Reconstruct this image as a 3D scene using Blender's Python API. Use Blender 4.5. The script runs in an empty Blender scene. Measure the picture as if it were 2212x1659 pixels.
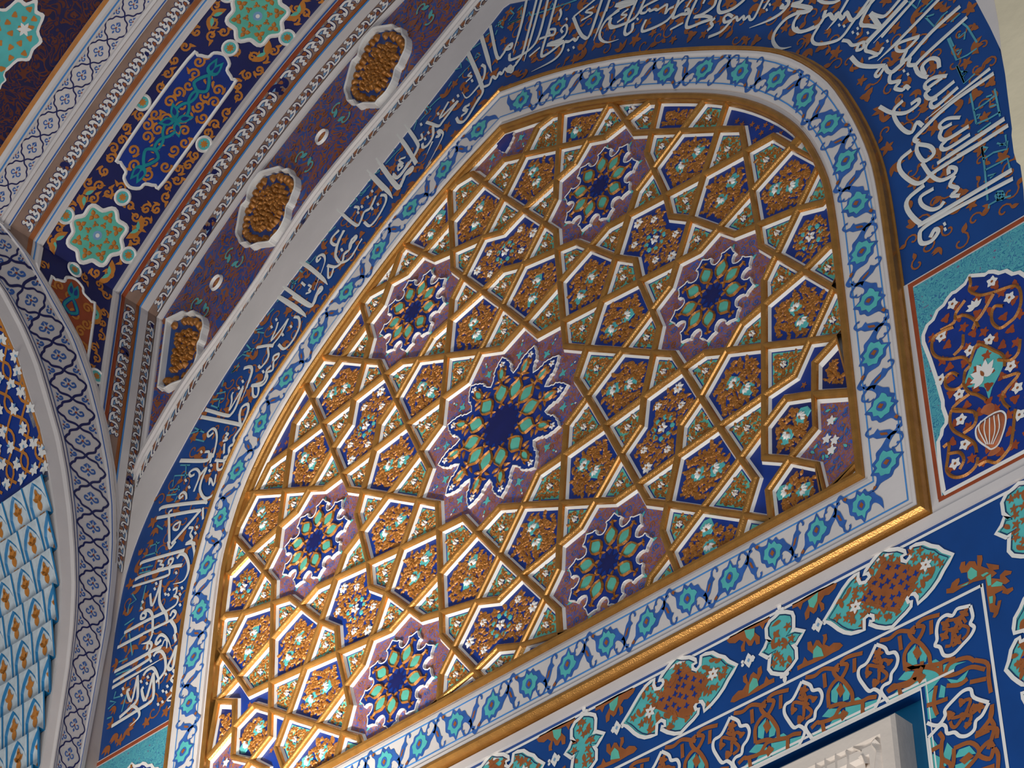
import bpy, math, random
import numpy as np
from math import sin, cos, pi, radians, hypot, atan2
from mathutils import Matrix
random.seed(7)

# ------------------------------------------------------------------ camera, world, lights
# Wall frame: u to the right along the back wall, v up, w out of the wall into the hall (metres).
ZC = 7.36                       # height of the star panel's centre above the floor
F = 5432.88
RM = np.array([[0.71499435, 0.00623761, -0.6991024], [0, 0, 0], [-0.53495043, 0.64868895, -0.54132308]])
RM[0] /= np.linalg.norm(RM[0]); RM[2] -= RM[0] * (RM[0] @ RM[2]); RM[2] /= np.linalg.norm(RM[2]); RM[1] = np.cross(RM[2], RM[0])
CAM = np.array([4.93832675, -5.76045441, 4.94620128])
def world(u, v, w): return (u, -w, v + ZC)
sc = bpy.context.scene
COL = sc.collection
cam = bpy.data.objects.new('camera', bpy.data.cameras.new('camera')); COL.objects.link(cam)
cam.data.sensor_width = 36; cam.data.lens = 36 * F / 2212; cam.data.clip_end = 200
def cv(a): return np.array([a[0], -a[2], a[1]])
X, Y, Z = cv(RM[0]), cv(-RM[1]), cv(-RM[2])
m4 = Matrix(((X[0], Y[0], Z[0], 0), (X[1], Y[1], Z[1], 0), (X[2], Y[2], Z[2], 0), (0, 0, 0, 1)))
m4.translation = world(*CAM); cam.matrix_world = m4
sc.camera = cam
wd = bpy.data.worlds.new('hall_light'); sc.world = wd; wd.use_nodes = True
wd.node_tree.nodes['Background'].inputs[0].default_value = (0.80, 0.88, 1.0, 1)
wd.node_tree.nodes['Background'].inputs[1].default_value = 0.30
def area(name, loc, target, size, power, color=(1, 1, 1), spread=180):
    l = bpy.data.lights.new(name, 'AREA'); l.energy = power; l.color = color; l.shape = 'RECTANGLE'
    l.size, l.size_y = size; l.spread = radians(spread)
    o = bpy.data.objects.new(name, l); COL.objects.link(o); o.location = world(*loc)
    d = np.array(world(*target)) - np.array(world(*loc))
    from mathutils import Vector
    o.rotation_euler = Vector(d).to_track_quat('-Z', 'Y').to_euler(); return o
area('doorway_daylight', (-0.6, -6.6, 3.2), (-0.2, -0.4, 0), (2.6, 2.2), 400, (1.0, 0.97, 0.93))
area('hall_fill', (5.5, -3.5, 7.5), (0.5, 0.2, 0), (4, 4), 420, (0.86, 0.92, 1.0))  # unseen fill lamp, added to lift the wall's overall brightness
area('window_gleam', (-1.2, -5.2, 3.0), (-1.05, -0.75, 0), (0.5, 0.35), 26, (1.0, 0.97, 0.9), 26)
sc.view_settings.view_transform = 'Standard'; sc.view_settings.look = 'None'
sc.view_settings.exposure = -0.72; sc.view_settings.gamma = 1.0; sc.view_settings.use_curve_mapping = False

# ------------------------------------------------------------------ materials
def lin(c):
    c = c / 255.0
    return c / 12.92 if c <= 0.04045 else ((c + 0.055) / 1.055) ** 2.4
MATS = {}
def M(name): return MATS[name]
def mat(name, rgb, rough=0.45, metal=0.0, vary=0.12, scale=9.0, bump=0.0, spec=0.5, rgb2=None):
    m = bpy.data.materials.new(name); m.use_nodes = True
    nt = m.node_tree; b = nt.nodes['Principled BSDF']
    b.inputs['Roughness'].default_value = rough; b.inputs['Metallic'].default_value = metal
    b.inputs['Specular IOR Level'].default_value = spec
    tc = nt.nodes.new('ShaderNodeTexCoord'); n = nt.nodes.new('ShaderNodeTexNoise')
    n.inputs['Scale'].default_value = scale; n.inputs['Detail'].default_value = 4
    nt.links.new(tc.outputs['Object'], n.inputs['Vector'])
    r = nt.nodes.new('ShaderNodeValToRGB')
    c = [lin(x) for x in rgb]; d = [lin(x) for x in rgb2] if rgb2 else [x * (1 - vary) for x in c]
    e = c if rgb2 else [min(1, x * (1 + vary)) for x in c]
    r.color_ramp.elements[0].position = 0.3; r.color_ramp.elements[1].position = 0.7
    r.color_ramp.elements[0].color = (*d, 1); r.color_ramp.elements[1].color = (*e, 1)
    nt.links.new(n.outputs['Fac'], r.inputs['Fac']); nt.links.new(r.outputs['Color'], b.inputs['Base Color'])
    if bump:
        bp = nt.nodes.new('ShaderNodeBump'); bp.inputs['Strength'].default_value = bump; bp.inputs['Distance'].default_value = 0.004
        n2 = nt.nodes.new('ShaderNodeTexNoise'); n2.inputs['Scale'].default_value = scale * 8
        nt.links.new(tc.outputs['Object'], n2.inputs['Vector'])
        nt.links.new(n2.outputs['Fac'], bp.inputs['Height']); nt.links.new(bp.outputs['Normal'], b.inputs['Normal'])
    MATS[name] = m; return m
mat('plaster', (206, 197, 192), 0.38, vary=0.05, scale=5, bump=0.15)
mat('plaster_old', (190, 172, 160), 0.6, vary=0.10, scale=4, bump=0.3)
mat('cream', (226, 211, 178), 0.8, vary=0.10, scale=3, bump=0.5)
mat('gold', (180, 126, 60), 0.27, metal=0.6, vary=0.14, scale=25, bump=0.2)
mat('gilt', (164, 104, 40), 0.40, metal=0.3, vary=0.22, scale=40, bump=0.2)
mat('brown', (150, 84, 38), 0.5, vary=0.15, scale=20)
mat('ochre', (186, 116, 42), 0.45, vary=0.15, scale=20)
mat('rust', (150, 66, 30), 0.5, vary=0.15, scale=20)
mat('taupe', (140, 112, 96), 0.5, vary=0.12, scale=15)
mat('band_blue', (4, 62, 128), 0.38, vary=0.14, scale=5)
mat('deep_blue', (8, 46, 126), 0.40, vary=0.18, scale=10)
mat('navy', (16, 24, 84), 0.45, vary=0.15, scale=15)
mat('dark_blue', (8, 28, 92), 0.45, vary=0.25, scale=12)
mat('line_blue', (66, 132, 196), 0.45, vary=0.12, scale=15)
mat('mid_blue', (48, 92, 160), 0.45, vary=0.2, scale=25)
mat('sky_blue', (120, 158, 190), 0.45, vary=0.12, scale=15)
mat('teal', (84, 176, 172), 0.42, vary=0.10, scale=18)
mat('aqua', (92, 178, 156), 0.42, vary=0.10, scale=18)
mat('turquoise', (10, 134, 140), 0.42, vary=0.15, scale=18)
mat('white_paint', (228, 222, 214), 0.45, vary=0.05, scale=12)
mat('letter_white', (216, 212, 204), 0.45, vary=0.05, scale=8)
mat('kufic_teal', (78, 150, 164), 0.45, vary=0.2, scale=14)
mat('red_paint', (150, 50, 40), 0.5)
mat('marble', (214, 200, 186), 0.5, vary=0.08, scale=5, bump=0.3)
mat('niche_white', (196, 204, 206), 0.42, vary=0.15, scale=30)
mat('niche_blue', (26, 112, 160), 0.40, vary=0.2, scale=14)
mat('pom', (170, 92, 52), 0.5, vary=0.2, scale=30)
mat('reveal_blue', (10, 96, 136), 0.45, vary=0.12, scale=6)
def swirl(name, cols, scale, dist, rough=0.42, pos=None):
    """painted arabesque ground: bands of a distorted noise in flat paint colours"""
    m = bpy.data.materials.new(name); m.use_nodes = True; nt = m.node_tree; b = nt.nodes['Principled BSDF']
    b.inputs['Roughness'].default_value = rough
    tc = nt.nodes.new('ShaderNodeTexCoord'); n = nt.nodes.new('ShaderNodeTexNoise')
    n.inputs['Scale'].default_value = scale; n.inputs['Detail'].default_value = 1.5; n.inputs['Distortion'].default_value = dist
    nt.links.new(tc.outputs['Object'], n.inputs['Vector'])
    r = nt.nodes.new('ShaderNodeValToRGB'); r.color_ramp.interpolation = 'CONSTANT'
    k = len(cols)
    while len(r.color_ramp.elements) < k: r.color_ramp.elements.new(0.5)
    for i, c in enumerate(cols):
        r.color_ramp.elements[i].position = pos[i] if pos else (0 if i == 0 else 0.36 + 0.28 * (i - 1) / max(1, k - 2))
        r.color_ramp.elements[i].color = (*[lin(x) for x in c], 1)
    nt.links.new(n.outputs['Fac'], r.inputs['Fac']); nt.links.new(r.outputs['Color'], b.inputs['Base Color'])
    MATS[name] = m; return m
swirl('star_ground', [(150, 92, 58), (60, 84, 168), (146, 84, 52), (112, 78, 120), (156, 98, 60), (70, 96, 176), (140, 80, 56)], 26, 2.2,
      pos=[0, .36, .42, .49, .53, .60, .66])
swirl('teal_ground', [(76, 156, 168), (46, 120, 148), (84, 166, 172), (52, 112, 150), (80, 160, 168), (110, 92, 128)], 40, 1.2, pos=[0, .36, .42, .52, .56, .69])
swirl('spandrel_ground', [(30, 72, 150), (140, 72, 36), (26, 66, 142), (146, 78, 38), (36, 80, 150), (28, 70, 148), (150, 82, 42)], 9, 2.4,
      pos=[0, .36, .43, .50, .56, .59, .65])
swirl('vault_shaded', [(14, 14, 62), (84, 34, 20), (16, 16, 66), (92, 40, 20), (14, 14, 60)], 9, 2.6, pos=[0, .40, .46, .54, .61])  # dark tones carry the shade of the vault's far corner

# ------------------------------------------------------------------ pixels of the survey photograph -> points on the back wall (w = 0)
def rays(px):
    px = np.atleast_2d(np.array(px, float)); return np.c_[(px - (1106, 829.5)) / F, np.ones(len(px))] @ RM
def wall(px, w=0.0):
    d = rays(px); s = (w - CAM[2]) / d[:, 2]; return (CAM + s[:, None] * d)[:, :2]
def T(ox, oy, k, txt):
    """traced outline 'x,y x,y ...' read off a k-times enlargement whose corner is at (ox, oy)"""
    return wall([(ox + float(a) / k, oy + float(b) / k) for a, b in (q.split(',') for q in txt.split())])
UL, VK = -2.235, 1.92           # left wall plane and the height where the vault springs from it
_us = np.linspace(UL, 1.4, 400); _sl = np.maximum(.06, .828 - .425 * (_us + 1.945))
_vs = VK + np.r_[0, np.cumsum((_sl[1:] + _sl[:-1]) / 2 * np.diff(_us))]
_ss = np.r_[0, np.cumsum(np.hypot(np.diff(_us), np.diff(_vs)))]
def vault(s, w, h=0.0):
    """s along the vault's profile from its spring (negative: down the left wall), w out from the back wall, h off the surface"""
    if s < 0: return (UL + h, VK + s, w)
    u = float(np.interp(s, _ss, _us)); v = float(np.interp(s, _ss, _vs)); g = float(np.interp(u, _us, _sl)); n = hypot(1, g)
    return (u + h * g / n, v - h / n, w)
# ------------------------------------------------------------------ small geometry kit
def rot2(p, a): c, s = cos(a), sin(a); return (c * p[0] - s * p[1], s * p[0] + c * p[1])
def area2(P): return 0.5 * sum(P[i - 1][0] * P[i][1] - P[i][0] * P[i - 1][1] for i in range(len(P)))
def ccw(P): P = [tuple(p) for p in P]; return P if area2(P) > 0 else P[::-1]
def cen(P):
    a = area2(P)
    if abs(a) < 1e-9: return tuple(np.mean(P, axis=0))
    cx = sum((P[i - 1][0] + P[i][0]) * (P[i - 1][0] * P[i][1] - P[i][0] * P[i - 1][1]) for i in range(len(P))) / (6 * a)
    cy = sum((P[i - 1][1] + P[i][1]) * (P[i - 1][0] * P[i][1] - P[i][0] * P[i - 1][1]) for i in range(len(P))) / (6 * a)
    return (cx, cy)
def inset(P, d):
    n = len(P); out = []
    for i in range(n):
        a, b, c = np.array(P[i - 1]), np.array(P[i]), np.array(P[(i + 1) % n])
        e1, e2 = b - a, c - b; e1 = e1 / (np.linalg.norm(e1) + 1e-12); e2 = e2 / (np.linalg.norm(e2) + 1e-12)
        n1, n2 = np.array([-e1[1], e1[0]]), np.array([-e2[1], e2[0]])
        k = 1 + n1 @ n2
        m = (n1 + n2) / max(k, 0.25)
        out.append(tuple(b + d * m))
    return out
def ok_inset(P, d):
    """inward offset; falls back to a shrink for slivers"""
    Q = inset(P, d)
    if area2(Q) > 0 and all(np.dot(np.subtract(Q[i], Q[i - 1]), np.subtract(P[i], P[i - 1])) > 0 for i in range(len(P))): return Q
    c = cen(P); k = max(0.25, 1 - d * 2.2 / (math.sqrt(abs(area2(P))) + 1e-6))
    return [(c[0] + (p[0] - c[0]) * k, c[1] + (p[1] - c[1]) * k) for p in P]
def clip(P, K):
    """Sutherland-Hodgman: P against the convex counter-clockwise outline K"""
    out = list(P)
    for i in range(len(K)):
        a, b = K[i - 1], K[i]; inp, out = out, []
        sd = lambda p: (b[0] - a[0]) * (p[1] - a[1]) - (b[1] - a[1]) * (p[0] - a[0])
        for j in range(len(inp)):
            p, q = inp[j - 1], inp[j]; sp, sq = sd(p), sd(q)
            if (sp >= 0) != (sq >= 0):
                t = sp / (sp - sq); out.append((p[0] + t * (q[0] - p[0]), p[1] + t * (q[1] - p[1])))
            if sq >= 0: out.append(q)
        if not out: return []
    res = []
    for p in out:
        if not res or hypot(p[0] - res[-1][0], p[1] - res[-1][1]) > 1e-5: res.append(p)
    if len(res) > 2 and hypot(res[0][0] - res[-1][0], res[0][1] - res[-1][1]) < 1e-5: res.pop()
    return res if len(res) > 2 else []
def inside(p, P):
    c = False; x, y = p
    for i in range(len(P)):
        (x1, y1), (x2, y2) = P[i - 1], P[i]
        if (y1 > y) != (y2 > y) and x < (x2 - x1) * (y - y1) / (y2 - y1) + x1: c = not c
    return c
def edge_dist(p, P):
    p = np.array(p); best = 9
    for i in range(len(P)):
        a, b = np.array(P[i - 1]), np.array(P[i]); e = b - a
        t = np.clip((p - a) @ e / (e @ e + 1e-12), 0, 1); best = min(best, np.linalg.norm(p - a - t * e))
    return best
def smooth(pts, n=5, closed=False):
    """Catmull-Rom"""
    P = [np.array(p, float) for p in pts]; k = len(P)
    if k < 3: return [tuple(p) for p in P]
    out = []
    for i in range(k if closed else k - 1):
        p0 = P[(i - 1) % k] if closed or i > 0 else 2 * P[0] - P[1]
        p1, p2 = P[i], P[(i + 1) % k]
        p3 = P[(i + 2) % k] if closed or i + 2 < k else 2 * P[-1] - P[-2]
        for j in range(n):
            t = j / n
            out.append(tuple(0.5 * (2 * p1 + (p2 - p0) * t + (2 * p0 - 5 * p1 + 4 * p2 - p3) * t * t + (3 * p1 - p0 - 3 * p2 + p3) * t ** 3)))
    if not closed: out.append(tuple(P[-1]))
    return out
def resample(pts, n):
    P = np.array(pts, float); s = np.r_[0, np.cumsum(np.hypot(*np.diff(P, axis=0).T))]; q = np.linspace(0, s[-1], n)
    return np.c_[np.interp(q, s, P[:, 0]), np.interp(q, s, P[:, 1])]
def dense(P, d=.05, closed=True):
    out = []
    for i in range(len(P) if closed else len(P) - 1):
        p, q = P[i], P[(i + 1) % len(P)]; n = max(1, int(hypot(q[0] - p[0], q[1] - p[1]) / d))
        out += [(p[0] + (q[0] - p[0]) * j / n, p[1] + (q[1] - p[1]) * j / n) for j in range(n)]
    return out if closed else out + [P[-1]]
class Path:
    """arc-length path; at(s, t): s along, t to the left"""
    def __init__(self, pts):
        self.P = np.array(pts, float); self.s = np.r_[0, np.cumsum(np.hypot(*np.diff(self.P, axis=0).T))]; self.L = self.s[-1]
    def at(self, s, t=0.0):
        x, y = np.interp(s, self.s, self.P[:, 0]), np.interp(s, self.s, self.P[:, 1])
        e = 0.012; a, b = max(0, s - e), min(self.L, s + e)
        dx = np.interp(b, self.s, self.P[:, 0]) - np.interp(a, self.s, self.P[:, 0]); dy = np.interp(b, self.s, self.P[:, 1]) - np.interp(a, self.s, self.P[:, 1])
        l = hypot(dx, dy) + 1e-12; return (x - t * dy / l, y + t * dx / l)
class MB:
    """collects polygons in (a, b, h) and links them as ONE mesh object"""
    def __init__(self): self.v, self.f, self.m, self.k = [], [], [], 0
    def eps(self): self.k += 1; return 2e-5 * (self.k % 45)
    def add(self, vs, fs, mi=0):
        o = len(self.v); self.v += [tuple(float(c) for c in p) for p in vs]; self.f += [tuple(i + o for i in f) for f in fs]; self.m += [mi] * len(fs)
    def poly(self, P, h, mi=0): P = ccw(P); h = h + self.eps(); self.add([(p[0], p[1], h) for p in P], [tuple(range(len(P)))], mi)
    def strips(self, P, h, mi=0, ds=.07):
        """a large outline cut into strips so that it can follow a curved surface"""
        P = ccw(P); x0, x1 = min(p[0] for p in P), max(p[0] for p in P); h = h + self.eps(); n = max(1, int((x1 - x0) / ds))
        for i in range(n):
            p, q = x0 + (x1 - x0) * i / n, x0 + (x1 - x0) * (i + 1) / n; Q = clip(P, [(p, -9), (q, -9), (q, 9), (p, 9)])
            if Q: self.add([(*z, h) for z in Q], [tuple(range(len(Q)))], mi)
    def prism(self, P, h0, h1, mi=0, side=None):
        P = ccw(P); n = len(P); self.poly(P, h1, mi)
        self.add([(*p[:2], h0) for p in P] + [(*p[:2], h1) for p in P], [(i - 1 if i else n - 1, i, n + i, n + (i - 1 if i else n - 1)) for i in range(n)], mi if side is None else side)
    def loft(self, loops, mi=0, closed=True):
        n = len(loops[0]); vs = [p for L in loops for p in L]; fs = []
        for k in range(len(loops) - 1):
            for i in range(n if closed else n - 1):
                j = (i + 1) % n; fs.append((k * n + i, k * n + j, (k + 1) * n + j, (k + 1) * n + i))
        self.add(vs, fs, mi)
    def ribbon(self, pts, wid, h, mi=0, closed=False, taper=0, ridge=0.0):
        P = [np.array(p, float) for p in pts]; n = len(P); L, C, R = [], [], []; h = h + self.eps()
        for i in range(n):
            a = P[i - 1] if (i > 0 or closed) else P[i]; b = P[(i + 1) % n] if (i < n - 1 or closed) else P[i]
            d = b - a; d = d / (np.linalg.norm(d) + 1e-12); nn = np.array([-d[1], d[0]]); k = wid / 2
            if taper and not closed:
                q = (n - 1 - i) / (n - 1); k *= min(1, 0.15 + q * 2.2)
                if taper > 1: k *= min(1, 0.2 + (1 - q) * 3)
            L.append((*(P[i] + nn * k), h)); C.append((*P[i], h + ridge)); R.append((*(P[i] - nn * k), h))
        self.loft([R, C, L] if ridge else [R, L], mi, closed)
    def disc(self, c, r, h, mi=0, n=12): self.poly([(c[0] + r * cos(2 * pi * i / n), c[1] + r * sin(2 * pi * i / n)) for i in range(n)], h, mi)
    def ring(self, c, r0, r1, h, mi=0, n=16, up=0.0):
        f = lambda r, hh: [(c[0] + r * cos(2 * pi * i / n), c[1] + r * sin(2 * pi * i / n), hh) for i in range(n)]
        self.loft([f(r1, h), f((r0 + r1) / 2, h + up), f(r0, h)] if up else [f(r1, h), f(r0, h)], mi)
    def dome(self, P, h0, h1, mi=0, k=0.55):
        P = ccw(P); c = np.mean(P, axis=0); n = len(P)
        a = [(*p[:2], h0) for p in P]; b = [(c[0] + (p[0] - c[0]) * k, c[1] + (p[1] - c[1]) * k, h0 + (h1 - h0) * .8) for p in P]
        self.loft([a, b], mi); self.add(b + [(*c, h1)], [(i, (i + 1) % n, n) for i in range(n)], mi)
    def merge(self, o, f=lambda p: p, mi=None): self.add([f(p) for p in o.v], [], 0); b = len(self.v) - len(o.v); self.f += [tuple(i + b for i in q) for q in o.f]; self.m += [mi if mi is not None else x for x in o.m]
    def build(self, name, mats, parent=None, o=(0, 0, 0), xf=None, smooth=False):
        me = bpy.data.meshes.new(name); pts = [xf(*p) for p in self.v] if xf else self.v
        me.from_pydata([(p[0] - o[0], -(p[2] - o[2]), p[1] - o[1]) for p in pts], [], self.f)
        for x in ([mats] if isinstance(mats, str) else mats): me.materials.append(MATS[x])
        me.polygons.foreach_set('material_index', self.m)
        if smooth: me.polygons.foreach_set('use_smooth', [True] * len(self.f))
        me.update(); ob = bpy.data.objects.new(name, me); COL.objects.link(ob)
        if parent: ob.parent = parent
        else: ob.location = world(*o)
        return ob
def tag(o, label=None, cat=None, group=None, kind=None):
    for k, v in (('label', label), ('category', cat), ('group', group), ('kind', kind)):
        if v: o[k] = v
    return o
def thing(name, label, cat, o, group=None, kind=None):
    e = bpy.data.objects.new(name, None); COL.objects.link(e); e.location = world(*o); e.empty_display_size = 0.1
    return tag(e, label, cat, group, kind)
# paint motifs (outlines only)
def leaf(c, a, L, Wd, bend=0.0, n=5):
    up, dn = [], []
    for i in range(n + 1):
        t = i / n; y = Wd / 2 * sin(pi * t ** 0.8) * (1 if 0 < i < n else 0); b = bend * L * t * t
        up.append((t * L, b + y)); dn.append((t * L, b - y))
    P = up + dn[-2:0:-1]
    return [(c[0] + rot2(p, a)[0], c[1] + rot2(p, a)[1]) for p in P]
def palm(c, a, r, k=5, deep=.45):
    P = []
    for i in range(4 * k):
        th = 2 * pi * i / (4 * k); q = r * (1 - deep * (0.5 - 0.5 * cos(k * th)) ** .8) * (1 + .18 * cos(th))
        P.append((c[0] + q * cos(th + a), c[1] + q * sin(th + a)))
    return P
def spiral(c, a, r, turns=1.6, n=22, hand=1):
    return [(c[0] + r * (1 - .88 * i / n) * cos(a + hand * turns * 2 * pi * i / n), c[1] + r * (1 - .88 * i / n) * sin(a + hand * turns * 2 * pi * i / n)) for i in range(n + 1)]
def scatter(P, gap, margin, tries=4000, avoid=(), rnd=random):
    P = [tuple(p) for p in P]; xs = [p[0] for p in P]; ys = [p[1] for p in P]; out = []
    g = gap / 1.42; grid = {}
    tries = min(tries, int(14 * abs(area2(P)) / gap ** 2) + 30)
    for _ in range(tries):
        p = (rnd.uniform(min(xs), max(xs)), rnd.uniform(min(ys), max(ys)))
        ci, cj = int(p[0] // gap), int(p[1] // gap)
        if any(hypot(p[0] - q[0], p[1] - q[1]) < gap for i in (-1, 0, 1) for j in (-1, 0, 1) for q in grid.get((ci + i, cj + j), ())): continue
        if not inside(p, P) or (margin and edge_dist(p, P) < margin): continue
        if any(hypot(p[0] - x, p[1] - y) < r for x, y, r in avoid): continue
        out.append(p); grid.setdefault((ci, cj), []).append(p)
    return out
# ------------------------------------------------------------------ outlines of the back wall
IN_H = [(1.527, -1.07), (1.528, -.6), (1.527, -.2), (1.524, 0), (1.508, .2), (1.432, .45), (1.30, .665), (1.10, .878), (.80, 1.108), (.54, 1.275), (.277, 1.415), (0, 1.523)]
OUT_H = [(1.757, -1.335), (1.757, -.9), (1.757, -.4), (1.75, 0), (1.722, .22), (1.66, .455), (1.585, .645), (1.44, .865), (1.24, 1.05), (.94, 1.27), (.62, 1.475), (.28, 1.645), (0, 1.752)]
E_H = [(2.235, -.447), (2.237, -.1), (2.236, .2), (2.20, .50), (2.088, .755), (1.93, .962), (1.755, 1.16), (1.472, 1.404), (1.081, 1.651), (.666, 1.888), (.392, 2.055), (0, 2.285)]
def arch(H, n=60):
    """right half from the foot to the apex -> whole arch, right foot to left foot"""
    R = resample(smooth(H, 8), n); R[-1] = H[-1]
    return [tuple(p) for p in R] + [(-p[0], p[1]) for p in R[-2::-1]]
IN_A, OUT_A, E_A = arch(IN_H), arch(OUT_H), arch(E_H)
PANEL = ccw(IN_A)                                        # convex outline of the star panel

# ------------------------------------------------------------------ setting
mb = MB(); mb.prism([(-2.235, -3.2), (2.3, -3.2), (2.3, 3.4), (-2.235, 3.4)], -.30, -.05)
tag(mb.build('wall_back', 'plaster', o=(0, -3.2, -.05)), kind='structure')
EA = [(-p[0], p[1]) for p in E_A[60:]]                   # helper, right side of the arch
# white plaster margin outside the inscription band
lo = [(UL, -.447)] + [(UL, v) for v in (.2,)]
# ------------------------------------------------------------------ arch frame
def closed(A, n=160): return [tuple(p) for p in resample(list(A) + [A[0]], n + 1)[:-1]]
def loopmix(f):
    """outline between the inner (f=0) and outer (f=1) edge of the frame; feet stay square"""
    return [(a[0] + f * (b[0] - a[0]), a[1] + f * (b[1] - a[1])) for a, b in zip(IN_A, OUT_A)]
fr = thing('arch_frame', 'broad white pointed-arch frame with painted blue vine between two gilt beads', 'frame', (0, -1.335, 0))
FO = (0, -1.335, 0)
def frame_part(name, prof, mt, sm=False):
    m = MB(); m.loft([[(*p, h) for p in loopmix(f)] for f, h in prof]); return m.build(name, mt, fr, FO, smooth=sm)
frame_part('inner_bead', [(-.02, -.02), (-.02, .022), (.01, .030), (.05, .030), (.085, .024), (.10, .012)], 'gold')
frame_part('plaster_band', [(.095, .0), (.10, .014), (.16, .016), (.17, .026), (.22, .028), (.80, .028), (.84, .034), (.885, .034), (.90, .022)], 'plaster')
frame_part('outer_bead', [(.885, .0), (.89, .030), (.915, .040), (.955, .040), (.985, .028), (1.0, .004), (1.03, .002), (1.03, -.05)], 'gold')
for f in (.262, .752):
    tag(frame_part('painted_line', [(f - .011, .0292), (f + .011, .0292)], 'line_blue'))
mid = Path(loopmix(.51))
def vine(path, n, hgt=.0295, ends=(0.0, 0.0)):
    L0, L1 = ends[0], path.L - ends[1]; step = (L1 - L0) / n; k = step / .225
    for i in range(n):
        s = L0 + (i + .5) * step; hand = 1 if i % 2 else -1
        pt = lambda x, y: path.at(min(max(s + x * k, .03), path.L - .03), y * hand * 1.08)
        m = MB(); S = lambda A, q=3: smooth([pt(*p) for p in A], q, True)
        m.poly(S([(-.118, -.046), (-.098, -.060), (-.086, -.044), (-.066, -.028), (-.062, .008), (-.044, .020), (-.036, .036), (-.012, .040), (.004, .058), (.020, .034), (.036, .030), (.046, .014), (.062, .012), (.082, .026), (.100, .048), (.116, .054), (.122, .044), (.108, .040), (.096, .010), (.070, -.014), (.056, -.034), (.034, -.036), (.020, -.052), (.002, -.046), (-.018, -.060), (-.030, -.042), (-.056, -.044), (-.080, -.060), (-.100, -.074), (-.120, -.062)]), hgt, 0)
        m.poly(S([(-.048, .004), (-.030, .012), (-.024, .028), (-.004, .030), (.006, .046), (.016, .026), (.034, .020), (.038, .002), (.050, -.008), (.036, -.022), (.022, -.026), (.012, -.040), (-.004, -.034), (-.016, -.046), (-.024, -.030), (-.040, -.026), (-.042, -.010)], 2), hgt + .0010, 1)
        m.poly(S([(-.022, -.002), (-.008, .014), (.006, .014), (.016, .004), (.012, -.012), (.0, -.020), (-.014, -.018)], 2), hgt + .0020, 3)
        m.poly([pt(x, y) for x, y in [(-.012, -.002), (.0, .010), (.010, 0), (.0, -.012)]], hgt + .0030, 2)
        m.poly([pt(x, y) for x, y in [(-.086, -.050), (-.072, -.040), (-.066, -.050), (-.076, -.056)]], hgt + .0030, 2)
        m.build('palmette', ['mid_blue', 'teal', 'brown', 'mid_blue'], fr, FO)
        s2 = s + step / 2
        if i == n - 1: continue
        q = lambda x, y: path.at(min(max(s2 + x * k, .03), path.L - .03), y * hand * 1.08)
        m = MB(); Z = lambda A: [q(*p) for p in A]
        m.poly(Z([(-.036, .054), (-.022, .040), (-.020, .022), (-.034, .016), (-.020, .008), (-.012, -.008), (-.004, -.026), (.010, -.038), (.014, -.054), (.024, -.050), (.022, -.034), (.034, -.020), (.022, -.014), (.014, .004), (.006, .020), (-.008, .032), (-.018, .050), (-.030, .062)]), hgt, 0)
        m.poly([q(-.012, .014), q(0, .010), q(.012, -.014), q(.0, -.010)], hgt + .0010, 2)
        m.ribbon(smooth([q(-.034, .058), q(-.050, .060), q(-.062, .048), q(-.058, .038)], 3), .0075, hgt + .0006, 0); m.ribbon(smooth([q(.020, -.052), q(.036, -.060), q(.048, -.048), q(.046, -.040)], 3), .0075, hgt + .0006, 0)
        m.ribbon(smooth([q(-.062, .048), q(-.072, .034), q(-.068, .020)], 3), .005, hgt + .0004, 0)
        m.build('vine_leaf', ['mid_blue', 'teal', 'brown'], fr, FO)
halfR = [p for p in mid.P if p[0] >= -1e-6]; halfL = [p for p in mid.P if p[0] <= 1e-6]
vine(Path(halfR), 17, ends=(.0, .02)); vine(Path(halfL[::-1]), 17, ends=(.0, .02))
fb = np.array(loopmix(.51)); bot = Path([fb[-1], fb[0]])
vine(bot, 19, ends=(.02, .02))

# ------------------------------------------------------------------ star pattern: twelve- and nine-pointed stars on a triangular net
def A_(a): return np.array([cos(radians(a)), sin(radians(a))])
C9 = np.array([1.0, 0])
def r9(p, a): q = rot2(np.array(p) - C9, radians(a)); return (C9[0] + q[0], C9[1] + q[1])
T12 = [tuple(.438 * A_(15 + 30 * i)) for i in range(12)]; V12 = [tuple(.370 * A_(30 * i)) for i in range(12)]
X1 = tuple(.579 * A_(30)); KK = (.591, 0.0)
T9 = [tuple(C9 + .284 * A_(160 + 40 * i)) for i in range(9)]; V9 = [tuple(C9 + .238 * A_(180 + 40 * i)) for i in range(9)]
G = {a: tuple(C9 + .4165 * A_(a)) for a in (140, 100, 220)}
TQ = tuple(.766 * A_(30)); TQ2 = tuple((math.sqrt(3) - .766) * A_(30))
mir = lambda p, a: (lambda q: (cos(2 * radians(a)) * q[0] + sin(2 * radians(a)) * q[1], sin(2 * radians(a)) * q[0] - cos(2 * radians(a)) * q[1]))(p)
star12 = [q for i in range(12) for q in (V12[i], T12[i])]
star9 = [q for i in range(9) for q in (T9[i], V9[i])]
t9 = lambda a: tuple(C9 + .284 * A_(a))
PROTO = {
    'kite_k': [V12[0], T12[0], KK, mir(T12[0], 0)],
    'kite_x': [V12[1], T12[1], X1, T12[0]],
    'kite_9k': [V9[0], t9(160), KK, t9(200)],
    'kite_9g': [tuple(C9 + .238 * A_(140)), t9(120), G[140], t9(160)],
    'quad': [TQ, G[140], X1, mir(G[140], 30)],
    'pent': [T12[0], X1, G[140], t9(160), KK],
}
g140, g100 = G[140], G[100]
octo = [t9(120), g140, TQ, mir(g140, 30), mir(t9(120), 30)]
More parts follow.
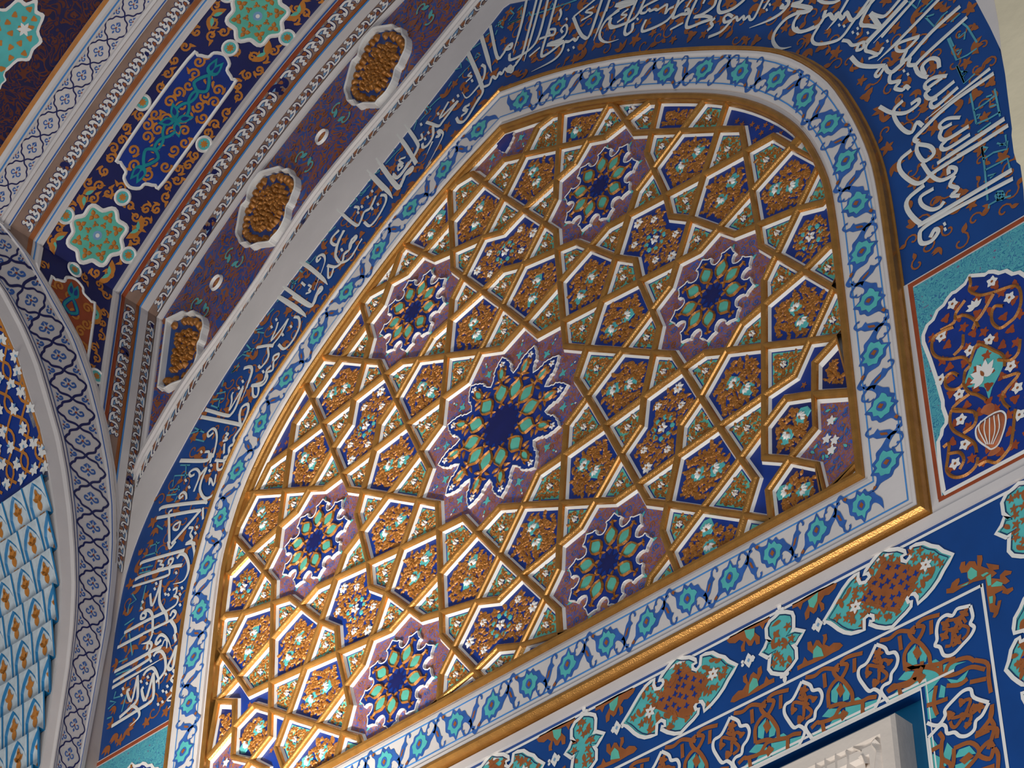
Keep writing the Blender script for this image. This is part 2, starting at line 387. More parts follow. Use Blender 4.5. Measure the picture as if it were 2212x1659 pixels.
two = 2 * (math.sqrt(3) / 2) * A_(30)                      # point-mirrored about the edge's middle
octo = octo + [tuple(two - np.array(p)) for p in octo]
_o = []
for p in octo:
    if all(hypot(p[0] - q[0], p[1] - q[1]) > .02 for q in _o): _o.append(p)
_c = np.mean(_o, axis=0); PROTO['octo'] = sorted(_o, key=lambda p: atan2(p[1] - _c[1], p[0] - _c[0]))
PROTO['star12'] = star12; PROTO['star9'] = star9
LAT = [(0., 0.)] + [tuple(math.sqrt(3) * A_(30 + 60 * i)) for i in range(6)]
cells = []; seen = set()
for kind, P in PROTO.items():
    for l in LAT:
        for m in (1, -1):
            for i in range(6):
                for e in ((0, 120, 240) if '9' in kind or kind in ('pent', 'octo') else (0,)):
                    Q = []
                    for p in P:
                        if e: p = r9(p, e)
                        q = rot2((p[0], m * p[1]), radians(60 * i)); Q.append((l[0] + q[0], l[1] + q[1]))
                    c = cen(Q) if kind not in ('star9', 'star12') else tuple(np.mean(Q, axis=0))
                    if abs(c[0]) > 2.2 or abs(c[1]) > 2.2: continue
                    key = (kind[:4] if kind != 'kite_9g' else 'kg', round(c[0], 2), round(c[1], 2))
                    if any((key[0], round(c[0] + dx, 2), round(c[1] + dy, 2)) in seen for dx in (-.01, 0, .01) for dy in (-.01, 0, .01)): continue
                    seen.add(key)
                    a = radians(60 * i) + (m * radians(e) if e else 0)
                    cells.append([kind, ccw(Q), c, m, a, l, e])
# the two bottom corners are set out differently: two upright hexagons beside a half star
def corner(s):
    ex = [(1.5 + p[0], -math.sqrt(3) / 2 + p[1]) for p in T12 + V12]
    def z(dy, t):
        out = []
        for p in T(1560, 900 + dy, 3.733, t):
            q = min(ex, key=lambda e: hypot(e[0] - p[0], e[1] - p[1])); p = q if hypot(q[0] - p[0], q[1] - p[1]) < .035 else tuple(p)
            out.append((s * p[0], p[1]))
        return out
    return {'hexa': [z(0, '748,-182 520,-147 345,53 345,330 550,345 760,90'), z(0, '550,345 775,390 828,680 560,870 385,840 375,600'), z(0, '750,-427 985,-655 1060,-200 748,-182')],
            'field': [z(0, '748,-182 1060,-205 1110,370 835,640 775,390 550,345 760,90')],
            'slip': [z(0, '828,680 1110,370 1160,590 870,720')],
            'web': [z(0, '695,-622 985,-655 750,-427 748,-182 520,-147 345,53 345,-177 590,-337'), z(0, '160,325 330,110 345,330 550,345 375,600 385,840 185,795 265,510')]}
corner_cells = []
STARS = {'central twelve-pointed star': (0, 0)}
for a, n in ((0, 'right'), (60, 'upper right'), (120, 'upper left'), (180, 'left'), (240, 'lower left'), (300, 'lower right')):
    STARS['%s nine-pointed star' % n] = tuple(A_(a))
for n, p in (('star under arch tip', (0, 1.732)), ('lower right corner', (1.53, -1.07)), ('lower left corner', (-1.53, -1.07))): STARS[n] = p
def px(u, v, w=0):
    d = np.array([u, v, w]) - CAM; q = RM @ d; return np.array([1106, 829.5]) + F * q[:2] / q[2]
HOUR = ['twelve', 'one', 'two', 'three', 'four', 'five', 'six', 'seven', 'eight', 'nine', 'ten', 'eleven']
used_labels = {}
def place(c, what):
    n = min(STARS, key=lambda k: hypot(STARS[k][0] - c[0], STARS[k][1] - c[1]) + (0.02 if 'central' not in k else 0))
    d = px(*c) - px(*STARS[n]); h = (math.degrees(atan2(d[0], -d[1])) / 30) % 12
    k = int(round(h * 2)) % 24
    t = "%s o'clock" % HOUR[k // 2] if k % 2 == 0 else "half past %s" % HOUR[k // 2]
    L = '%s at %s from %s' % (what, t, n)
    i = used_labels.get(L, 0); used_labels[L] = i + 1
    if i: L = '%s, %s out' % (L, ('second', 'third', 'fourth', 'fifth', 'sixth')[i - 1])
    return L
def acanthus(P, gap, size, hgt, avoid=(), margin=.012, seed=1, base=0.0):
    """carved gilt leafage filling an outline: overlapping curled leaves"""
    rnd = random.Random(seed); m = MB()
    for p in scatter(P, gap, margin, avoid=avoid, rnd=rnd):
        a = rnd.uniform(0, 2 * pi); s = size * rnd.uniform(.75, 1.3)
        if rnd.random() < .6: Q = leaf(p, a, s * 2.0, s * 1.2, rnd.uniform(-.4, .4), 4)
        else: Q = palm(p, a, s * .95, 3, .5)[::1]
        m.dome(Q, base, base + hgt * rnd.uniform(.45, .8), 0, .6)
    return m
def blossom(c, a, r, n=6, h=.006, fan=2 * pi, base=0.0):
    m = MB()
    for i in range(n):
        t = a + (fan * (i / n) if fan > 6 else fan * (i / (n - 1) - .5))
        m.dome(leaf(c, t, r, r * .55, 0, 4), base, base + h, 0, .5)
    m.dome([(c[0] + r * .22 * cos(x), c[1] + r * .22 * sin(x)) for x in np.linspace(0, 2 * pi, 8)[:-1]], base, base + h * 1.2, 1)
    return m
lattice = thing('gilded_lattice', 'gilded strapwork lattice of interlacing twelve- and nine-pointed stars inside the arch', 'lattice', (0, -1.07, 0))
LO = (0, -1.07, 0); LM = MB()
PROF = [(0, .014), (.0055, .0125), (.0105, .0075), (.0135, -.001)]
PD = -.011                                                # depth of the sunk panels
NAMES = {'kite_k': 'kite_coffer', 'kite_x': 'kite_coffer', 'kite_9k': 'kite_coffer', 'kite_9g': 'kite_coffer', 'quad': 'kite_coffer', 'pent': 'pentagon_coffer',
         'octo': 'daisy_coffer', 'star12': 'star_coffer', 'star9': 'star_coffer', 'hexa': 'hexagon_coffer', 'field': 'floral_coffer', 'slip': 'corner_coffer', 'web': 'floral_coffer'}
WHAT = {'kite_k': 'small teal gilt-leaved kite', 'kite_x': 'teal kite with white flowers', 'kite_9k': 'small teal kite panel', 'kite_9g': 'little teal kite panel',
        'quad': 'teal diamond with two flowers', 'pent': 'blue panel with two lilies', 'octo': 'large blue daisy panel',
        'star12': 'twelve-pointed brown ground', 'star9': 'nine-pointed brown ground', 'hexa': 'upright blue hexagon',
        'field': 'tall brown floral panel', 'slip': 'thin three-cornered panel', 'web': 'slender blue floral strip'}
ground = {'pent': 'deep_blue', 'octo': 'deep_blue', 'star12': 'star_ground', 'star9': 'star_ground', 'hexa': 'dark_blue', 'field': 'star_ground', 'slip': 'star_ground', 'web': 'deep_blue'}
cache = {}
def ob_copy(o, parent, loc=None):
    c = o.copy(); COL.objects.link(c)
    if parent: c.parent = parent
    if loc is not None: c.location = loc
    return c
def cell(kind, Q, c, m=1, ang=0.0, e=0, full=True, idx=0):
    for k in range(len(PROF) - 1):
        a, b = ok_inset(Q, PROF[k][0]) if PROF[k][0] else Q, ok_inset(Q, PROF[k + 1][0])
        LM.loft([[(*p, PROF[k][1]) for p in a], [(*p, PROF[k + 1][1]) for p in b]])
    o = (c[0], c[1], PD); ar = abs(area2(Q)); P0 = ok_inset(Q, .0135); P1 = ok_inset(Q, .0200); P2 = ok_inset(Q, .0245)
    small = ar < .012
    what = WHAT[kind] if full else 'cut ' + WHAT[kind]
    root = MB(); g = ground.get(kind, 'aqua')
    root.loft([[(*p, PD) for p in P1], [(*p, PD) for p in P2]], 1); root.poly(P2, PD, 0)  # dark blue ring on teal panels paints in the shadow along their border
    I = ok_inset(P2, .004); gm = [g, 'deep_blue' if g == 'aqua' else g, 'mid_blue', 'brown', 'teal', 'white_paint']; rnd = random.Random(idx)
    if kind in ('field', 'web', 'slip'):                  # painted scrolls belong to the ground's own mesh
        for p in scatter(I, .030, .014, rnd=rnd):
            a = rnd.uniform(0, 6.28)
            if kind == 'field': root.ribbon(spiral(p, a, .013, 1.3, 12, rnd.choice((1, -1))), .003, PD + .0012, 2); root.poly(leaf(p, a, .022, .010), PD + .002, rnd.choice((2, 4, 2)))
            else: root.poly(palm(p, a, .014, 5, .6), PD + .0012, 3)
        if kind == 'field':
            us = [p[0] for p in I]; vs = [p[1] for p in I]
            for x, y in [(.50, .45), (.65, .52), (.57, .62), (.62, .25)]:
                q = (min(us) + (max(us) - min(us)) * (x if c[0] > 0 else 1 - x), max(vs) - (max(vs) - min(vs)) * y)
                if inside(q, I):
                    for k in range(5): root.poly(leaf(q, k * 1.257, .020, .012), PD + .0025, 5)
    elif kind.startswith('star'):
        n_ = 9 if kind == 'star9' else 12; r_ = .200 if n_ == 9 else .318
        for p in scatter(I, .040, .014, avoid=[(*STARC[idx], r_ - .03)], rnd=rnd):
            root.ribbon(spiral(p, rnd.uniform(0, 6.3), .015, 1.4, 12, rnd.choice((1, -1))), .0032, PD + .001, 2 + rnd.randrange(2))
        for k in range(n_):
            a = ang + 2 * pi * (k + .5) / n_
            for r, L, W_, mi in ((r_ + .034, .018, .009, 4), (r_ + .050, .011, .008, 5)):
                q = (STARC[idx][0] + r * cos(a), STARC[idx][1] + r * sin(a))
                if inside(q, I) and edge_dist(q, I) > .012: root.poly(leaf((q[0] - L / 2 * cos(a), q[1] - L / 2 * sin(a)), a, L, W_), PD + .0015, mi)
    ob = tag(root.build(NAMES[kind], gm, o=o), place(c, what), 'panel', 'panels set between the gilded straps')
    f = MB(); f.loft([[(*p, -.001) for p in P0], [(*p, PD) for p in P1]]); f.build('fillet', 'white_paint', ob, o)
    key = (kind, m)
    can = full and kind in ('kite_k', 'kite_x', 'kite_9k', 'kite_9g', 'quad', 'pent', 'octo')
    if can and key in cache:                              # same carving as an earlier panel of this kind, turned
        src, a0 = cache[key]
        for s in src:
            d = ob_copy(s, ob); d.rotation_euler = (0, -(ang - a0), 0)
        return
    parts = []
    if kind.startswith('kite') or kind == 'quad':
        av = [(c[0], c[1], .017)]
        parts.append(acanthus(P2, .0080, .0090, .008, margin=.007, seed=idx, base=PD, avoid=av).build('foliage', 'gilt', ob, o))
        if not small:
            mm = MB(); mm.disc(c, .015, PD + .001, 0, 9); parts.append(mm.build('flower_bed', 'dark_blue', ob, o))
            parts.append(blossom(c, idx, .0135, 5, .012, base=PD + .002).build('flower', ['white_paint', 'brown'], ob, o))
            if kind in ('kite_x', 'quad') and full:
                far = max(Q, key=lambda p: hypot(p[0] - c[0], p[1] - c[1])); q = (c[0] + .38 * (far[0] - c[0]), c[1] + .38 * (far[1] - c[1]))
                parts.append(blossom(q, idx, .011, 4, .010, base=PD + .002).build('flower', ['white_paint', 'brown'], ob, o))
    elif kind in ('pent', 'hexa'):
        tip = Q[0] if not full else min(Q, key=lambda p: min(hypot(p[0] - l[0], p[1] - l[1]) for l in LAT))
        d = np.subtract(tip, c); d = d / (np.linalg.norm(d) + 1e-9); av = []
        if ar > .03:
            for k, sgn in ((-.030, -1), (.052, 1)):
                q = (c[0] + d[0] * k, c[1] + d[1] * k)
                if not inside(q, I) or edge_dist(q, I) < .02: continue
                av.append((*q, .030)); mm = MB(); aa = atan2(d[1], d[0])
                mm.dome([(q[0] + rot2(z, aa)[0], q[1] + rot2(z, aa)[1]) for z in [(-.034, -.012), (-.026, .020), (-.006, .024), (.016, .030), (.034, .008), (.030, -.020), (.006, -.026), (-.016, -.030)]], PD, PD + .003, 0, .9)
                parts.append(mm.build('cartouche', 'teal', ob, o))
                parts.append(blossom((q[0] - d[0] * .010 * sgn, q[1] - d[1] * .010 * sgn), aa + (0 if sgn > 0 else pi), .025, 5, .007, fan=2.4, base=PD + .003).build('lily', ['white_paint', 'brown'], ob, o))
        parts.insert(0, acanthus(ok_inset(P2, .008), .0088, .0120, .009, margin=.008, seed=idx, base=PD, avoid=av).build('foliage', 'gilt', ob, o))
    elif kind == 'octo':
        far = max(Q, key=lambda p: hypot(p[0] - c[0], p[1] - c[1])); aa = atan2(far[1] - c[1], far[0] - c[0]); av = [(*c, .03)]
        pos = lambda x, y: (c[0] + rot2((x, y), aa)[0], c[1] + rot2((x, y), aa)[1])
        fl = [(pos(.15, .0), .024), (pos(-.15, .0), .024), (pos(.08, .065), .017), (pos(-.08, -.065), .017), (pos(.085, -.05), .017), (pos(-.085, .05), .017)]
        for q, r in fl:
            if inside(q, I) and edge_dist(q, I) > .012:
                av.append((*q, r)); parts.append(blossom(q, aa, r, 7, .008, base=PD + .001).build('daisy', ['white_paint', 'ochre'], ob, o))
        if inside(c, I):
            mm = MB()
            for k in range(8): mm.dome([(c[0] + .042 * cos(k * pi / 4) + .011 * cos(z), c[1] + .042 * sin(k * pi / 4) + .011 * sin(z)) for z in np.linspace(0, 2 * pi, 7)[:-1]], PD, PD + .004, 0, .85)
            parts.append(mm.build('teal_petals', 'teal', ob, o)); av += [(c[0] + .042 * cos(k * pi / 4), c[1] + .042 * sin(k * pi / 4), .012) for k in range(8)]
            parts.append(blossom(c, aa, .022, 5, .010, base=PD + .002).build('flower', ['white_paint', 'brown'], ob, o))
        parts.insert(0, acanthus(ok_inset(P2, .010), .0096, .0120, .007, margin=.006, seed=idx, base=PD, avoid=av).build('foliage', 'gilt', ob, o))
    elif kind.startswith('star'):
        n = 9 if kind == 'star9' else 12; rr = (.200, .248) if n == 9 else (.318, .372)
        ctr = STARC[idx]
        for k in range(n):
            a = ang + 2 * pi * (k + .5) / n
            for r, L, W_ in ((rr[0] - .012, .040, .017), (rr[0] + .034, .018, .009), (rr[1], .011, .008)):
                q = (ctr[0] + r * cos(a), ctr[1] + r * sin(a))
                if not inside(q, I) or edge_dist(q, I) < .012: continue
                if r < rr[0]:
                    mm = MB(); mm.poly(leaf((q[0] - L / 2 * cos(a), q[1] - L / 2 * sin(a)), a, L, W_), PD + .0015)
                    if n == 12:
                        for t in (-1, 1): mm.poly(leaf(q, a + t * 1.35, .022, .009), PD + .0016)
                    mm.build('painted_drop', 'teal', ob, o)
    if can: cache[key] = (parts, ang)
STARC = {}
def star_centre(kind, Q): return tuple(np.mean(Q, axis=0))
medallions = []
n = 0
for kind, Q, c, m, a, l, e in cells:
    cc = tuple(np.mean(Q, axis=0)) if kind.startswith('star') else c
    R = clip(Q, PANEL)
    if len(R) < 3 or abs(area2(R)) < .0016: continue
    full = abs(area2(R) - area2(Q)) < 1e-5
    rc = cen(R)
    if kind == 'star12' and abs(cc[0]) > 1:
        if cc[1] < 0: continue
        kind = 'web'
    n += 1; STARC[n] = cc
    if kind.startswith('star'): medallions.append((kind, cc, a))
    cell(kind, ccw(R), c if full else rc, m, a if not kind.startswith('star') else (radians(20) if kind == 'star9' and hypot(*cc) < 1e-6 else a), e, full, n)
for s in (1, -1):
    for kind, L in corner(s).items():
        for Q in L:
            R = clip(ccw(Q), PANEL)
            if len(R) < 3 or abs(area2(R)) < .001: continue
            n += 1; STARC[n] = cen(R); cell(kind, ccw(R), cen(R), 1, 0, 0, False, n)
LM.build('straps', 'gold', lattice, LO)
# ------------------------------------------------------------------ raised medallions on the star panels
def sector(prof, n, a0):
    P = []
    for k in range(n):
        b = a0 + 2 * pi * k / n
        P += [(r * cos(b + radians(d)), r * sin(b + radians(d))) for d, r in prof]
    return P
h9 = [(0, .192), (3.5, .182), (7.5, .173), (10.5, .172), (13, .168), (11.5, .157), (13.2, .143), (16.5, .135), (20, .132)]
PR9 = [(-d, r) for d, r in h9[:0:-1]][1:] + h9
h12 = [(0, .330), (2.4, .316), (4.0, .311), (5.3, .298), (7.0, .293), (8.2, .281), (9.8, .274), (9.0, .262), (10.6, .255), (11.2, .243), (15, .226)]
PR12 = [(-d, r) for d, r in h12[:0:-1]][1:] + h12
MN = {}
def medallion(kind, c, a0):
    n = 9 if kind == 'star9' else 12; whole = inside(c, PANEL)
    if not whole and hypot(c[0], c[1] - 1.732) > .1: return
    nm = min(STARS, key=lambda k: hypot(STARS[k][0] - c[0], STARS[k][1] - c[1]))
    where = nm.replace(' nine-pointed star', '').replace(' twelve-pointed star', '')
    lab = 'raised nine-lobed blue medallion with teal petals on the %s star' % where
    if n == 12: lab = 'largest medallion, twelve blue lobes with teal petals, at the lattice centre' if whole else 'sliver of a blue medallion cut off under the arch tip'
    o = (c[0], c[1], PD)
    K = PANEL if whole else ccw(inset(PANEL, .02))
    mv = lambda P: [(c[0] + p[0], c[1] + p[1]) for p in P]
    cl = lambda P: P if whole else clip(ccw(P), K)
    out = ccw(cl(mv(sector(PR9 if n == 9 else PR12, n, a0))))
    if len(out) < 3: return
    t = thing('star_medallion', lab, 'medallion', o, 'medallions on the star panels')
    top = .000
    m = MB(); m.prism(out, PD, top, 0, 1); m.build('lobed_base', ['deep_blue', 'white_paint'], t, o)
    if whole:
        Q = ok_inset(out, .0045); m = MB(); m.loft([[(*p, top + .0002) for p in out], [(*p, top + .0025) for p in ok_inset(out, .0018)], [(*p, top + .0005) for p in Q]]); m.build('white_rim', 'white_paint', t, o)
    tr = MB()
    for k in range(n):
        b = a0 + 2 * pi * k / n; f = lambda x, y: (c[0] + rot2((x, y), b)[0], c[1] + rot2((x, y), b)[1])
        if n == 9: L = [(.064, 0), (.078, .017), (.094, .025), (.110, .024), (.122, .014), (.136, 0)]
        else: L = [(.104, 0), (.122, .020), (.142, .031), (.160, .030), (.174, .016), (.192, 0)]
        L = [f(*p) for p in L + [(x, -y) for x, y in L[-2:0:-1]]]
        if not whole and not all(inside(p, K) for p in L): continue
        p_ = MB(); p_.dome(L, top, top + .006, 0, .82); p_.build('petal', 'aqua', t, o)
        tr.ribbon(L, .0085, top + .0015, 0, True, ridge=.009)
        e = .136 if n == 9 else .192
        tr.ribbon([f(e, 0), f(e + .026, 0)], .008, top + .001, 0, taper=1, ridge=.008)
        for y in (-1, 1):
            tr.dome(leaf(f(e + .018, 0), b + y * 1.2, .016, .009, y * .3), top, top + .007)
            i0 = .064 if n == 9 else .104
            tr.dome(leaf(f(i0, 0), b + pi + y * .5, .024, .009, y * .2), top, top + .007)
            if n == 12: tr.dome(leaf(f(.186, .012 * y), b + y * .9, .034, .015, y * .4), top, top + .008)
        if n == 12:
            S = [f(*p) for p in [(.206, 0), (.222, .012), (.240, .015), (.258, .010), (.272, 0), (.258, -.010), (.240, -.015), (.222, -.012)]]
            q_ = MB(); q_.dome(S, top, top + .005, 0, .8); q_.build('petal', 'aqua', t, o)
            tr.ribbon(S, .012, top + .001, 0, True, ridge=.008)
            for y in (-1, 1):
                tr.dome(leaf(f(.212, .010 * y), b + y * 1.1, .026, .013, y * .4), top, top + .007); tr.dome(leaf(f(.25, .016 * y), b + y * .5, .024, .010, -y * .4), top, top + .007)
            blossom(f(.290, 0), b, .016, 5, .006, base=top).build('white_blossom', ['white_paint', 'ochre'], t, o)
    if tr.v: tr.build('gilt_tracery', 'gilt', t, o)
    if whole and n == 9:
        m = MB(); m.poly([(c[0] + (.056 if i % 2 else .026) * cos(a0 + pi / 9 * (i + 0)), c[1] + (.056 if i % 2 else .026) * sin(a0 + pi / 9 * i)) for i in range(18)], top + .001); m.build('centre_star', 'navy', t, o)
    elif whole:
        m = MB(); m.poly([(c[0] + (.104 if i % 2 else .07) * cos(a0 + pi / 12 * i), c[1] + (.104 if i % 2 else .07) * sin(a0 + pi / 12 * i)) for i in range(24)], top + .001); m.build('centre_star', 'navy', t, o)
for kind, c, a in medallions:
    # lobes point at the star's inner corners
    if kind == 'star9':
        base = min(LAT, key=lambda l: hypot(l[0] - c[0], l[1] - c[1])); a0 = atan2(base[1] - c[1], base[0] - c[0])
    else: a0 = 0.0
    medallion(kind, c, a0)
# ------------------------------------------------------------------ inscription band round the arch
SLAB = -.05
def slab(name, outline, mt, label, cat, o, h=0.0, kind=None, group=None):
    m = MB(); m.prism(outline, SLAB, h); return tag(m.build(name, mt, o=o), label, cat, group, kind)
def between(A, B): return [tuple(p) for p in A] + [tuple(p) for p in B][::-1]
bandP = ccw([(2.235, -.447)] + E_A + [(UL, -.447)] + [(-1.757, -.447)] + [p for p in OUT_A[::-1] if p[1] > -.44] + [(1.757, -.447)])
BO = (0, .9, 0)
bm = MB()
EL = resample(E_A, 161); OL = resample([p for p in OUT_A if p[1] > -.44], 161); EL[0] = (2.235, -.447); OL[0] = (1.757, -.447); EL[-1] = (UL, -.447); OL[-1] = (-1.757, -.447)
bm.loft([[(*p, SLAB) for p in OL], [(*p, 0) for p in OL], [(*p, 0) for p in EL], [(*p, SLAB) for p in EL]], 0, False)
band = tag(bm.build('inscription_band', 'band_blue', o=BO), 'deep blue band of white calligraphy and gilt leaves around the arch frame', 'inscription')
def on_band(p, mg): return inside(p, bandP) and edge_dist(p, bandP) > mg
rnd = random.Random(11); fm = MB()
for p in scatter(bandP, .050, .035, tries=9000, rnd=rnd):
    if p[1] > 2.35 or inside(p, PANEL): continue
    r = rnd.random(); a = rnd.uniform(0, 6.28); s = rnd.uniform(.022, .036)
    if r < .35: fm.poly(palm(p, a, s, rnd.choice((3, 5, 5)), .55), .0012, 0)
    elif r < .62:
        for t in (-.7, 0, .7): fm.poly(leaf(p, a + t, s * 1.5, s * .62, rnd.uniform(-.3, .3), 4), .0012, 0)
    else:
        fm.ribbon(spiral(p, a, s * 1.2, .9, 10, rnd.choice((1, -1))), .007, .0010, 0); fm.poly(leaf((p[0] + s * cos(a), p[1] + s * sin(a)), a, s * 1.2, s * .7), .0012, 0)
fm.build('leaf_scroll', 'brown', band, BO)
